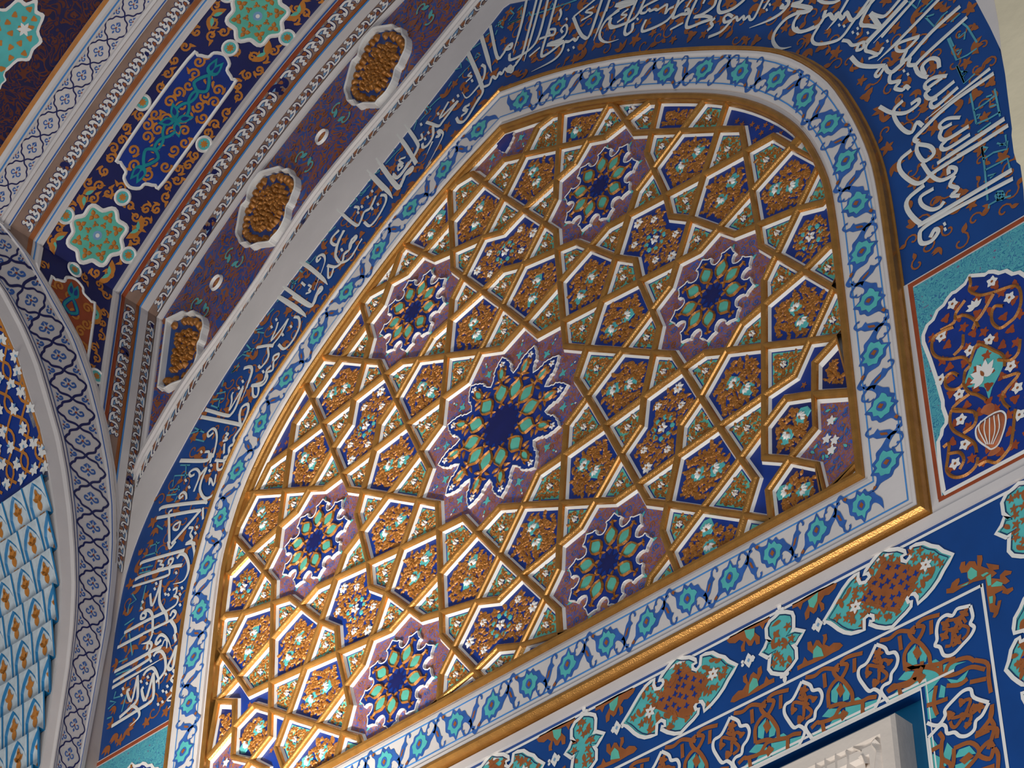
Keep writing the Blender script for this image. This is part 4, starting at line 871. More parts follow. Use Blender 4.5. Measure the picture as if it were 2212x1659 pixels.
vband('gilt_edge', [(1.046, .0125), (1.062, .0)], 'ochre', parent=lb, o=o, s0=0.0)
def ogee(m, q, st, W_, z, centre=True):
    """one bay of the blue ogee lattice: q maps (along, across) in bay units -> surface"""
    k = W_ * .062
    for sy in (-1, 1):
        A = [(0, 0), (.10, .10 * sy), (.17, .30 * sy), (.30, .36 * sy), (.36, .44 * sy), (.5, .52 * sy), (.64, .44 * sy), (.70, .36 * sy), (.83, .30 * sy), (.90, .10 * sy), (1, 0)]
        m.ribbon(smooth([q(*p) for p in A], 3), k, z, 0)
    for cx, cy, sc_ in ((.5, 0, 1.0), (0, .44, .75), (0, -.44, .75)):
        f = lambda x, y: q(cx + x * sc_, min(max(cy + y * sc_, -.5), .5))
        for sy in (-1, 1):
            if abs(cy) > .1 and sy * cy > 0: continue
            m.ribbon(smooth([f(-.02, .02 * sy), f(-.10, .10 * sy), f(-.06, .20 * sy), f(.04, .18 * sy), f(.02, .10 * sy)], 3), k * .8, z, 1)
            m.poly([f(.06, .03 * sy), f(.14, .12 * sy), f(.20, .05 * sy), f(.24, .0)], z, 1)
        m.poly([f(-.10, 0), f(-.17, .05), f(-.24, 0), f(-.17, -.05)], z, 1); m.poly([f(-.03, -.03), f(-.03, .03), f(.04, .03), f(.04, -.03)], z + .0004, 2)
m = MB(); n_ = 17; st = (2.2 - .02) / n_
for i in range(n_): ogee(m, lambda x, y: (.02 + (i + x) * st, .944 + y * .104), st, .104, .0072)
m.build('blue_lattice', ['navy', 'mid_blue', 'rust'], lb, o, vs_)
# panel beyond, its shade painted in as dark colours
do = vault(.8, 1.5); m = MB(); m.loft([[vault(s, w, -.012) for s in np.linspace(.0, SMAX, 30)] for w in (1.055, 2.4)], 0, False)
dk = tag(m.build('shadowed_vault_panel', 'vault_shaded', o=do), 'very dark blue vault panel with rust scrolls in the top left corner', 'panel')
def vpoly(P, h): return [(p[0], p[1], h) for p in P]
for (cs, cw), sc_ in (((.70, 1.30), 1.0), ((.50, 1.27), .5)):
    Q = ccw(smooth([(cs + sc_ * x, cw + sc_ * y) for x, y in [(-.19, 0), (-.15, -.03), (-.15, -.07), (-.08, -.09), (-.05, -.13), (0, -.12), (.05, -.13), (.08, -.09), (.15, -.07), (.15, -.03), (.19, 0), (.15, .03), (.15, .07), (.08, .09), (.05, .13), (-.05, .13), (-.08, .09), (-.15, .07), (-.15, .03)]], 3, True))
    m = MB(); m.strips(Q, -.010, 0); m.strips(ok_inset(Q, .014 * sc_), -.008, 1)
    for k in range(6 if sc_ > .8 else 0): m.poly(leaf((cs + .05, cw - .03), k * 1.05, .034, .016), -.006, 0)
    rnd = random.Random(5)
    for p in scatter(ok_inset(Q, .03 * sc_), .04, .0, rnd=rnd): m.poly(palm(p, rnd.uniform(0, 6), .016, 3, .4), -.0068, 2)
    m.build('painted_cartouche', ['white_paint', 'teal', 'ochre'], dk, do, vs_)
# ornament of the rosette panel
def clipv(P):
    """keep vault ornament clear of the latticed arch on the left wall"""
    return P
om = WIDE; rnd = random.Random(21)
ros = [(.17, .463), (1.389, .455), (-1.05, .463)]; carts = [(.795, .463), (-.44, .463), (2.02, .463)]
cartP = [(-.365, 0), (-.345, .045), (-.315, .055), (-.295, .100), (-.255, .125), (.255, .125), (.295, .100), (.315, .055), (.345, .045), (.365, 0)]
cartP = cartP + [(x, -y) for x, y in cartP[-2:0:-1]]
def above(s, w, mg=.02): return s > 0.02 or w < lat_w(s) - mg
for p in scatter([(-.85, .27), (2.1, .27), (2.1, .65), (-.85, .65)], .048, .012, tries=9000, avoid=[(*c, .165) for c in ros], rnd=rnd):
    if any(abs(p[0] - c[0]) < .385 and abs(p[1] - c[1]) < .135 for c in carts) or not above(*p) or abs(p[0]) < .02: continue
    a = rnd.uniform(0, 6.28); h_ = rnd.choice((1, -1))
    om.ribbon(spiral(p, a, .026, 1.25, 14, h_), .0105, .0032, 0)
    om.poly(leaf((p[0] + .020 * cos(a), p[1] + .020 * sin(a)), a + 1.2 * h_, .034, .015, .4), .0036, 0)
    om.poly(leaf(p, a + 2.6, .030, .012, -.3), .0034, 0)
for s_ in (.05, .29, 1.27, 1.51, -.2):                    # green-eyed leaves beside the rosettes
    for w_ in (.30, .63):
        if above(s_, w_):
            for t_ in (-.5, .5): om.poly(leaf((s_, w_), (pi / 2 if w_ < .4 else -pi / 2) + t_ * 2, .075, .036), .0040, 0); om.poly(leaf((s_ + .008 * t_, w_ + (.012 if w_ < .4 else -.012)), (pi / 2 if w_ < .4 else -pi / 2) + t_ * 2, .045, .018), .0046, 1)
om.m = [x for x in om.m]; wide = tag(om.build('rosette_vault_panel', ['ochre', 'aqua', 'navy'], o=po, xf=vs_), 'broad dark blue vault panel with orange scrolls, rosettes and long cartouches', 'panel')
def vring(m, P, wd, h, up, mi): m.ribbon(dense(P, .03), wd, h, mi, True, ridge=up)
for i, c in enumerate(ros[:2]):
    m = MB(); P = [(c[0] + .128 * (1 + .10 * cos(8 * a)) * cos(a), c[1] + .128 * (1 + .10 * cos(8 * a)) * sin(a)) for a in np.linspace(0, 2 * pi, 65)[:-1]]
    m.strips(P, .0050, 0, .04); r_ = m.build('rosette', 'aqua', wide, po, vs_)
    m = MB(); vring(m, P, .020, .0056, .004, 0); m.build('lobed_ring', 'white_paint', r_, po, vs_)
    m = MB()
    for k in range(8):
        a = k * pi / 4
        for r, sz in ((.098, .023), (.055, .014)):
            q = (c[0] + r * cos(a), c[1] + r * sin(a))
            for t_ in (0, 2.1, -2.1): m.dome(leaf((q[0] - sz * .2 * cos(a), q[1] - sz * .2 * sin(a)), a + t_, sz * 1.25, sz * .95), .0052, .011)
    m.build('gilt_trefoil', 'ochre', r_, po, vs_)
    m = MB(); m.disc(c, .022, .0056, 0, 12); m.disc(c, .010, .0066, 1, 10); m.build('centre_boss', ['sky_blue', 'white_paint'], r_, po, vs_)
for i, c in enumerate(carts[:2]):
    P = ccw([(c[0] + x, c[1] + y) for x, y in smooth(cartP, 3, True)])
    P = dense(P, .03)
    if c[0] < 0:
        K = [(x, lat_w(x) - .004) for x in np.linspace(-.9, -.03, 30)] + [(-.03, .2), (-.9, .2)]
        P = [p for p in P if inside(p, K)]
    m = MB(); m.strips(P, .0044, 0, .05); g_ = m.build('long_cartouche', 'deep_blue' if c[0] > 0 else 'rust', wide, po, vs_)
    m = MB(); vring(m, P, .016, .0052, .004, 0); m.build('lobed_ring', 'white_paint', g_, po, vs_)
    m = MB(); rnd = random.Random(40 + i); axis = [(c[0] + x, c[1]) for x in (-.30, -.2, -.1, 0, .1, .2, .3)]
    for p in scatter(P, .054, .026, avoid=[(*a, .032) for a in axis], rnd=rnd):
        a = rnd.uniform(0, 6.28); h_ = rnd.choice((1, -1))
        m.ribbon(spiral(p, a, .029, 1.35, 16, h_), .011, .0054, 0); m.poly(leaf((p[0] + .026 * cos(a), p[1] + .026 * sin(a)), a + 1.5 * h_, .034, .015, .4), .0056, 0)
    m.build('orange_spirals', 'ochre', g_, po, vs_)
    m = MB(); f = lambda x, y: (c[0] + x, c[1] + y)
    for sx in (-1, 1):
        for pts, w_ in (([(.0, 0), (.035, .028), (.075, .02), (.105, -.006), (.14, -.012), (.17, 0)], .016), ([(.0, 0), (.035, -.028), (.075, -.02), (.105, .006), (.14, .012), (.17, 0)], .016),
                        ([(.16, 0), (.185, .036), (.225, .02), (.25, 0)], .018), ([(.16, 0), (.185, -.036), (.225, -.02), (.25, 0)], .018)):
            Q = smooth([f(sx * x, y) for x, y in pts], 3)
            if all(above(*z) and (z[0] < -.02 or c[0] > 0) for z in Q): m.ribbon(Q, w_ * 1.35, .0058, 1); m.ribbon(Q, w_ * .8, .0064, 0)
        for y in (-1, 1):
            for Q in (leaf(f(sx * .25, 0), (0 if sx > 0 else pi) + y * .5 * sx, .085, .042, -.3 * y * sx), leaf(f(0, 0), y * pi / 2 + sx * .75, .085, .040)):
                if all(above(*z) and (z[0] < -.02 or c[0] > 0) for z in Q): m.poly(Q, .0060, 0); m.poly([(np.mean(Q, axis=0)[0] + .5 * (z[0] - np.mean(Q, axis=0)[0]), np.mean(Q, axis=0)[1] + .5 * (z[1] - np.mean(Q, axis=0)[1])) for z in Q], .0068, 1)
    m.build('turquoise_knot', ['turquoise', 'deep_blue'], g_, po, vs_)
for c in [(.777, .285), (.777, .641), (.375, .463), (1.20, .463), (.17, .268 + .018), (.17, .64), (-.025, .475), (1.389, .28), (1.389, .63), (1.60, .46), (-.53, .278)]:
    if not above(*c): continue
    m = MB(); m.disc(c, .030, .0062, 0, 18); q_ = m.build('roundel', 'teal', wide, po, vs_)
    m = MB(); m.ring(c, .028, .041, .0066, 0, 20, .004); m.build('white_ring', 'white_paint', q_, po, vs_)
    m = MB()
    for k in range(8): m.poly(leaf(c, k * pi / 4, .020, .009), .0070)
    m.build('orange_flower', 'ochre', q_, po, vs_)

# ------------------------------------------------------------------ left wall: latticed arch and the muqarnas niche behind it
SW = list(np.linspace(-2.75, -.0, 70))
wl = MB(); wl.loft([[(UL - .002, VK + s, lat_w(s)) for s in SW] + [(UL - .002, VK, 2.4)], [(UL - .002, VK + s, -.05) for s in SW] + [(UL - .002, VK, -.05)]], 0, False)
wl.loft([[(UL - .14, VK + s, -.30) for s in SW], [(UL - .14, VK + s, lat_w(s)) for s in SW]], 0, False)
tag(wl.build('wall_left', 'plaster_old', o=(UL, -.8, 0)), kind='structure')
ao = (UL, -.8, .2)
def la(f): return [(s, lat_w(s) + f * (lat_in(s) - lat_w(s))) for s in SW]
def arc(name, prof, mt, parent): 
    m = MB(); m.loft([[(s, w, h) for s, w in la(f)] for f, h in prof], 0, False); return m.build(name, mt, parent, ao, vs_)
ar_ = thing('latticed_arch', 'white arch on the left painted with blue ogee lattice, beside the niche', 'arch', ao)
arc('archivolt', [(-.06, -.01), (-.05, .016), (.05, .020), (.10, .012), (.66, .012), (.70, .024), (.78, .026), (.82, .016), (1.0, .010), (1.0, -.03)], 'plaster', ar_)
arc('painted_line', [(.062, .0204), (.078, .0204)], 'mid_blue', ar_); arc('painted_line', [(.648, .0128), (.662, .0135)], 'mid_blue', ar_); arc('painted_line', [(.735, .0262), (.748, .0264)], 'navy', ar_)
C_ = Path([(s, w) for s, w in la(.375)]); Wm = [abs(lat_in(s) - lat_w(s)) for s in SW]
m = MB(); n_ = int(C_.L / .135); st = C_.L / n_
for i in range(n_):
    s_ = float(np.interp((i + .5) * st, C_.s, C_.P[:, 0])); nx = C_.at((i + .5) * st, .01); b0 = C_.at((i + .5) * st); cosn = abs((nx[1] - b0[1]) / .01)
    W_ = .52 * (lat_in(s_) - lat_w(s_)) * max(.5, cosn)
    ogee(m, lambda x, y: C_.at((i + x) * st, y * W_), st, W_, .0130)
m.build('blue_lattice', ['navy', 'mid_blue', 'rust'], ar_, ao, vs_)
# niche: barrel running back from the arch's inner edge
NP = Path([(lat_in(s), VK + s) for s in SW])               # (w, v)
def niche(tt, d, h=0.0):
    """tt along the arch's inner edge from below, d back into the wall, h off the surface towards the niche"""
    p = NP.at(tt); q = NP.at(tt, -h) if h else p
    return (UL - d, q[1], q[0])
no = niche(1.2, .2); NL = NP.L
tts = np.linspace(0, NL, 60); SPLIT = 1.60
m = MB(); m.loft([[niche(x, d, -.02) for x in tts] for d in (.0, 1.3)], 0, False)
tag(m.build('trim_1', 'niche_white', o=no), kind='structure')
m = MB(); m.loft([[niche(x, d) for x in np.linspace(SPLIT - .02, NL, 40)] for d in (.0, 1.2)], 0, False)
vo = tag(m.build('niche_vault', 'deep_blue', o=no), 'blue niche vault with white flowers on orange stems at the far left', 'vault')
nx_ = lambda a, b, h: niche(a, b, h)
m = MB(); rnd = random.Random(9)
for j in range(-1, 9):
    for k in (0, 1):
        A = [(SPLIT + .06 + .045 * i, .10 * j + .05 * k + .05 * sin(i * pi / 3 + pi * k)) for i in range(0, 26)]
        m.ribbon(smooth([(a, max(.0, b)) for a, b in A if a < NL], 2), .013, .003, 0)
for p in scatter([(SPLIT + .05, .0), (NL - .02, .0), (NL - .02, .9), (SPLIT + .05, .9)], .066, .0, tries=5000, rnd=rnd):
    a = rnd.uniform(0, 6.28)
    for k in range(5): m.poly(leaf((p[0] - .006, p[1]), a + k * 1.0 - 2.0, .032, .020), .005, 1)
    m.poly(leaf(p, a + pi, .022, .012), .0055, 2)
m.build('white_flowers', ['ochre', 'white_paint', 'sky_blue'], vo, no, nx_)
# muqarnas: rows of small pointed cells
mid_w = ['lowest row', 'second row', 'third row', 'fourth row', 'fifth row', 'sixth row', 'seventh row', 'eighth row', 'ninth row']
rows = []; tcur = .07
RH = [.17] * 9
r = 0; edge = []
while tcur + RH[min(r, 8)] <= SPLIT + .03 and r < 9:
    rows.append((tcur, RH[r])); tcur += RH[r]; r += 1
CW = .135
for r, (t0, rh) in enumerate(rows):
    bm_ = None
    for k in range(6):
        d0 = .004 + k * CW - (.5 * CW if r % 2 else 0) + (.0)
        d1 = d0 + CW
        if d1 < .05 or d0 > .8: continue
        d0c = max(d0, .004)
        f = lambda x, y: (t0 + y * rh, d0 + x * CW)
        step = .035 * (1 - 0) ; o = niche(t0 + rh / 2, (d0c + d1) / 2)
        ordn = ['nearest the arch', 'second from the arch', 'third from the arch', 'fourth from the arch', 'fifth from the arch', 'sixth from the arch', 'seventh from the arch'][k if r % 2 == 0 else k]
        t = thing('muqarnas_cell', 'small pointed niche cell, %s from below, %s' % (mid_w[r], ordn), 'niche cell', o, 'muqarnas cells of the left niche')
        def cl_(P): return [(a, max(b, .004)) for a, b in P]
        m = MB()
        outer = cl_([f(0, 0), f(1, 0), f(1, 1), f(0, 1)])
        arcP = cl_([f(*p) for p in [(.10, .02), (.90, .02), (.90, .45), (.80, .68), (.62, .88), (.5, .97), (.38, .88), (.20, .68), (.10, .45)]])
        inn = cl_([f(*p) for p in [(.16, .04), (.84, .04), (.84, .44), (.74, .64), (.60, .80), (.5, .89), (.40, .80), (.26, .64), (.16, .44)]])
        # frame leans outward towards its top edge, the cell is hollowed
        lean = lambda P, b: [(a, bb, b + .030 * (a - t0) / rh) for a, bb in P]
        sq = cl_([f(*p) for p in [(0, 0), (1, 0), (1, .45), (1, .70), (1, 1), (.5, 1), (0, 1), (0, .70), (0, .45)]])
        m.loft([lean(sq, .002), lean(arcP, .004)], 2); m.loft([lean(arcP, .004), lean(inn, -.004)], 0)
        m.add([(*f(0, 1), .032), (*f(1, 1), .032), (*f(1, 1), .0), (*f(0, 1), .0)], [(0, 1, 2, 3)], 0)
        m.v = [(a, max(b, .004), h) for a, b, h in m.v]
        m.build('cell_frame', ['niche_blue', 'navy', 'niche_white'], t, o, nx_)
        m = MB(); m.add(lean(inn, -.004), [tuple(range(len(inn)))], 0); m.build('cell_back', 'niche_white', t, o, nx_)
        m = MB()
        for x, y, L, w_, a_ in ((.5, .22, .055, .030, 0), (.5, .42, .05, .04, 0), (.5, .16, .035, .02, 2.2), (.5, .16, .035, .02, -2.2), (.5, .46, .036, .018, .9), (.5, .46, .036, .018, -.9), (.5, .62, .03, .018, 0)):
            Q = leaf(f(x, y), a_, L, w_); m.add([(a, max(b, .004), .0035 - .006 + .034 * (a - t0) / rh) for a, b in Q], [tuple(range(len(Q)))], 0)
        m.build('gilt_flower', 'ochre', t, o, nx_)
        m = MB()
        for A in ([(0, 0), (1, 0)], [(0, 0), (0, 1)]):
            Q = cl_([f(*p) for p in A])
            m.ribbon([(a, b) for a, b in Q], .010, .0, 0)
        m.v = [(a, b, .006 + .030 * max(0, (a - t0)) / rh) for a, b, h in m.v]
        m.build('blue_edge', 'niche_blue', t, o, nx_)
# ------------------------------------------------------------------ painted panels either side below the band, and the frieze under the arch
def side_panel(s):
    side = 'right' if s > 0 else 'left'
    X = lambda P: [(s * p[0], p[1]) for p in P]
    o = (s * 2.0, -1.33, 0)
    P = X([(1.762, -.449), (2.238, -.449), (2.238, -1.345), (1.762, -1.345)])
    m = MB(); m.prism(P, SLAB, .004); t = tag(m.build('vase_panel', 'plaster', o=o), ('turquoise panel with pomegranate and white flowers right of the arch foot' if s > 0 else 'turquoise panel corner just visible below the inscription at lower left'), 'panel')
    def line(name, i0, i1, mt, h):
        A = [(1.778 + i0, -.450 - i0 - .004), (2.238, -.450 - i0 - .004), (2.238, -.450 - i1 - .004), (1.778 + i1, -.450 - i1 - .004), (1.786 + i1 * .7, -1.300), (1.786 + i0 * .7, -1.300)]
        mm = MB(); mm.poly(X(A), h); mm.build(name, mt, t, o)
    line('brown_line', .0, .018, 'rust', .0046)
    m = MB(); m.poly(X([(1.796, -.478), (2.236, -.478), (2.236, -1.295), (1.803, -1.295)]), .0050); tg = m.build('turquoise_ground', 'teal_ground', t, o)
    m = MB(); m.poly(X([(1.788, -1.296), (2.238, -1.296), (2.238, -1.312), (1.788, -1.312)]), .0052); m.build('brown_line', 'rust', t, o)
    half = list(T(1960, 540, 5.036, '690,290 640,380 540,465 500,480 450,540 410,610 340,670 295,770 230,830 190,930')) + list(T(1960, 720, 5.036, '186,40 190,110 260,290 330,500 400,750')) + list(T(1960, 880, 4.325, '345,10 380,110 375,160 340,210 330,270 300,330 310,480 330,650 355,790'))
    half = [(min(max(p[0], 1.80), 2.0), max(p[1], -1.294)) for p in half]; half[0] = (2.0, half[0][1])
    top = [(4.0 - p[0], p[1]) for p in half[:1:-1]]
    O = ccw(X(half + [(half[-1][0], -1.294), (4.0 - half[-1][0], -1.294)] + [q for q in top if q[0] < 2.236 or True]))
    O = clip(O, ccw(X([(1.80, -.46), (2.236, -.46), (2.236, -1.295), (1.80, -1.295)])))
    m = MB(); m.poly(O, .0056); f = m.build('blue_field', 'deep_blue', t, o)
    m = MB(); m.ribbon(O, .014, .0066, 0, True); m.build('white_edge', 'white_paint', f, o)
    F_ = ccw(ok_inset(O, .012)); rnd = random.Random(17); mm = MB()
    for p in scatter(F_, .042, .018, rnd=rnd): mm.poly(palm(p, rnd.uniform(0, 6), .020, rnd.choice((3, 5)), .5), .0062, 0)
    mm.build('rust_leaves', 'rust', f, o)
    g = MB()
    K = lambda a, b, k, tx: [(s * x, y) for x, y in smooth(T(a, b, k, tx), 4)]
    for P_ in (K(1960, 540, 5.036, '690,310 700,380 690,450 800,500 950,470 1200,400 1250,560 1200,720 1120,800 1020,860 940,800 930,700 970,620 1060,620'),
               K(1960, 540, 5.036, '950,490 830,700 760,790 720,880'), K(1960, 540, 5.036, '560,740 640,720 740,770 790,860'), K(1960, 540, 5.036, '640,560 540,700 520,800 380,880'),
               K(1960, 720, 5.036, '520,-60 420,-20 300,60 280,190 340,270 480,290 620,270 700,350 640,430 620,560 540,620 440,600 430,500 500,440 570,470'),
               K(1960, 720, 5.036, '620,30 610,150 520,250'), K(1960, 720, 5.036, '690,330 780,130 960,200 1060,260 1070,380'), K(1960, 720, 5.036, '620,560 680,650 780,680 880,740'),
               K(1960, 720, 5.036, '690,670 560,770 510,850 720,860 760,920'), K(1960, 720, 5.036, '1240,80 1220,220 1140,300 1000,300'), K(1960, 720, 5.036, '1060,490 1230,450 1060,660 1060,760 1130,830'),
               K(1960, 880, 4.325, '620,50 440,30 410,140 450,230 560,290 640,350 660,440'), K(1960, 880, 4.325, '660,60 640,170 540,250'), K(1960, 880, 4.325, '350,380 400,350 390,480 380,600 450,660 560,640 650,560 670,480'),
               K(1960, 880, 4.325, '400,440 500,430 540,500 500,590'), K(1960, 880, 4.325, '680,550 760,510 850,520 960,400 990,300 1020,30')):
        g.ribbon(P_, .012, .0060, 0, ridge=.006)
    g.build('gilt_stems', 'gilt', f, o)
    for k, (a, b, sc_, tx) in enumerate([(1960, 540, 5.036, '935,355'), (1960, 540, 5.036, '505,600'), (1960, 540, 5.036, '1125,530'), (1960, 720, 5.036, '385,45'), (1960, 720, 5.036, '695,200'), (1960, 720, 5.036, '905,85'),
                          (1960, 720, 5.036, '375,515'), (1960, 720, 5.036, '1140,370'), (1960, 720, 5.036, '1215,605'), (1960, 720, 5.036, '580,675'), (1960, 880, 4.325, '515,125'), (1960, 880, 4.325, '550,355'), (1960, 880, 4.325, '460,535'), (1960, 880, 4.325, '1060,80')]):
        q = T(a, b, sc_, tx)[0]; q = (s * q[0], q[1]); mm = MB()
        for j in range(5): mm.poly(leaf(q, j * 1.257 + k, .022, .017), .0072, 0)
        mm.disc(q, .005, .0078, 1, 7); mm.build('white_blossom', ['white_paint', 'brown'], f, o)
    mm = MB(); mm.poly(K(1960, 720, 5.036, '790,150 700,370 640,560 700,600 850,600 900,720 940,600 1030,430 1060,300 950,200'), .0064, 0); lt = mm.build('lily_ground', 'teal', f, o)
    mm = MB(); q = T(1960, 720, 5.036, '850,480')[0]; q = (s * q[0], q[1])
    for d, L in ((1.9, .058), (1.35, .060), (.8, .058), (2.5, .055), (3.1, .050), (.25, .040), (3.7, .048)): mm.poly(leaf(q, d if s > 0 else pi - d, L, .026), .0074 + d * .0002, 0)
    mm.poly(leaf(q, 1.9 if s > 0 else pi - 1.9, .028, .012), .0086, 1); mm.build('large_lily', ['white_paint', 'brown'], f, o)
    mm = MB(); q = T(1960, 540, 5.036, '750,640')[0]; q = (s * q[0], q[1])
    for d in (.6, 1.2, 1.8, 2.4, 3.0): mm.poly(leaf(q, d if s > 0 else pi - d, .034, .016), .0074, 0)
    mm.build('small_lily', 'white_paint', f, o)
    # the pomegranate-shaped vase
    B = K(1960, 880, 4.325, '770,95 700,150 655,210 660,290 700,340 760,380 800,400 860,360 900,270 930,160 930,80 890,45 830,60')
    vz = MB(); vz.dome(ok_inset(ccw(B), .004), .0066, .016, 0, .75); vz.poly(K(1960, 880, 4.325, '800,390 780,430 765,465 830,455 890,400 850,370'), .0070, 0)
    vz.poly(K(1960, 880, 4.325, '790,90 700,60 720,10 740,-10 800,-30 830,0 820,60'), .0070, 0); v_ = vz.build('pomegranate', 'pom', f, o)
    wz = MB(); wz.ribbon(ccw(B), .006, .0072, 0, True)
    for tx in ('720,150 700,230 770,370', '760,140 750,240 785,370', '800,120 800,240 800,370', '840,100 850,240 815,370', '880,90 890,220 830,370'): wz.ribbon(K(1960, 880, 4.325, tx), .004, .0166, 0)
    wz.build('white_lines', 'white_paint', v_, o)
side_panel(1); side_panel(-1)
# frieze
fo = (0, -1.9, 0)
m = MB(); m.prism([(-2.235, -1.345), (2.238, -1.345), (2.238, -1.378), (-2.235, -1.378)], SLAB, .012); tag(m.build('white_moulding', 'plaster', o=(0, -1.36, 0)), 'plain white moulding running along the top of the blue frieze', 'moulding')
m = MB()
m.prism([(-2.235, -1.378), (2.238, -1.378), (2.238, -1.882), (-2.235, -1.882)], SLAB, 0)
m.prism([(1.655, -1.882), (2.238, -1.882), (2.238, -3.1), (1.655, -3.1)], SLAB, 0); m.prism([(-2.235, -1.882), (-1.655, -1.882), (-1.655, -3.1), (-2.235, -3.1)], SLAB, 0)
fz = tag(m.build('painted_frieze', 'band_blue', o=fo), 'blue frieze of turquoise cartouches and lotus medallions under the arch', 'frieze')
def fpart(name, mt, fn, parent=None):
    mm = MB(); fn(mm); return mm.build(name, mt, parent or fz, fo)
for v0 in (-1.395, -1.655): fpart('white_line', 'white_paint', lambda q: q.ribbon([(-1.889, v0), (1.889, v0)] if v0 < -1.5 else [(-2.23, v0), (2.23, v0)], .010, .0016))
fpart('white_line', 'white_paint', lambda q: q.ribbon([(1.889, -1.650), (1.889, -3.1)], .010, .0016))
for d in (.010, -.010): fpart('white_line', 'white_paint', lambda q: q.ribbon([(-1.659 + d, -3.1), (-1.659 + d, -1.876 - d), (1.659 - d, -1.876 - d), (1.659 - d, -3.1)], .009 if d < 0 else .011, .0016))
BIG = np.array(T(1760, 1150, 3.966, '85,760 150,655 195,575 245,490 300,415 345,375 380,352 375,400 395,440 440,430 475,385 460,355 425,365 440,335 470,290 510,235 585,150 640,155 715,145 775,165 785,190 750,210 755,245 790,255 825,210 830,130 870,110 940,95 1000,120 1060,130 1105,165 1190,195 1150,265 1110,330 1075,400 1020,480 960,550 890,615 885,560 860,530 820,535 795,575 810,605 835,595 830,640 790,690 740,740 670,815 610,825 540,815 475,790 480,765 510,760 505,720 470,710 430,745 430,840 380,855 320,870 260,860 210,835 165,800 135,780')) - (1.589, -1.508)
SML = np.array(T(1560, 1270, 4.532, '575,245 640,240 700,250 715,290 715,400 695,430 730,415 820,430 780,490 740,560 705,560 740,600 745,700 690,780 620,850 560,850 500,840 470,800 480,690 495,665 460,690 385,650 430,590 455,520 490,530 450,490 445,400 480,330 530,290')) - (1.192, -1.516)
SPR = np.array(T(1560, 1270, 4.532, '55,520 90,480 150,450 230,400 330,350 420,310 475,280 480,320 430,350 410,410 380,370 330,390 330,440 380,480 380,550 345,560 330,510 300,570 270,570 240,520 230,600 240,620 200,630 195,580 220,530 180,510 140,545 80,545')) - (1.192, -1.516)
SPT = np.array(T(1560, 1270, 4.532, '230,420 330,400 325,470 290,520 250,490')) - (1.192, -1.516)
def cart(c, P, k, big, turn=0.0):
    R = lambda p: (c[0] + rot2(p, turn)[0], c[1] + rot2(p, turn)[1]); Q = ccw([R(p) for p in P])
    b = fpart('cartouche', 'teal', lambda q: q.poly(Q, .0014))
    fpart('white_outline', 'white_paint', lambda q: q.ribbon(Q, .013, .0034, 0, True), b); fpart('navy_line', 'navy', lambda q: q.ribbon(ok_inset(Q, .009), .003, .0028, 0, True), b)  # thin navy line just inside the white outline
    rnd = random.Random(k); I = ok_inset(Q, .014)
    def fol(q):
        if big:
            D = [R(p) for p in [(-.115, .0), (-.06, .055), (-.015, .10), (.03, .07), (.115, .0), (.06, -.055), (.015, -.10), (-.03, -.07)]]
            q.poly(ccw(D), .0024, 0)
            for p in scatter(ok_inset(ccw(D), .012), .024, 0, rnd=rnd): q.poly(palm(p, rnd.choice((0, 1.57)) + turn, .012, 4, .6), .0030, 2)
            for e in D: q.poly(palm(e, rnd.uniform(0, 6), .014, 3, .5), .0032, 0)
        for p in scatter(I, .020 if big else .021, .006, rnd=rnd):
            a = rnd.uniform(0, 6.28)
            if big and inside(p, ccw([R(x) for x in [(-.1, 0), (0, .09), (.1, 0), (0, -.09)]])): continue
            q.poly(palm(p, a, .0165, 5, .6) if rnd.random() < .6 else leaf(p, a, .036, .016, .3), .0026, 0)
    fpart('scrolling_leaves', ['brown', 'teal', 'deep_blue'], fol, b)
    if big:
        for sx in (-1, 1):
            w_ = R((sx * .128, sx * .035 if False else 0.0 + sx * .01))
            def fl(q):
                for j in range(6): q.poly(leaf(w_, j * pi / 3 + .3, .024, .013), .0040, 0)
                q.disc(w_, .004, .0046, 1, 6)
            fpart('white_flower', ['white_paint', 'brown'], fl, b)
    return b
for i in range(-2, 3):
    c = (1.589 - .80 * (i if i >= 0 else i), -1.508)
kk = 0
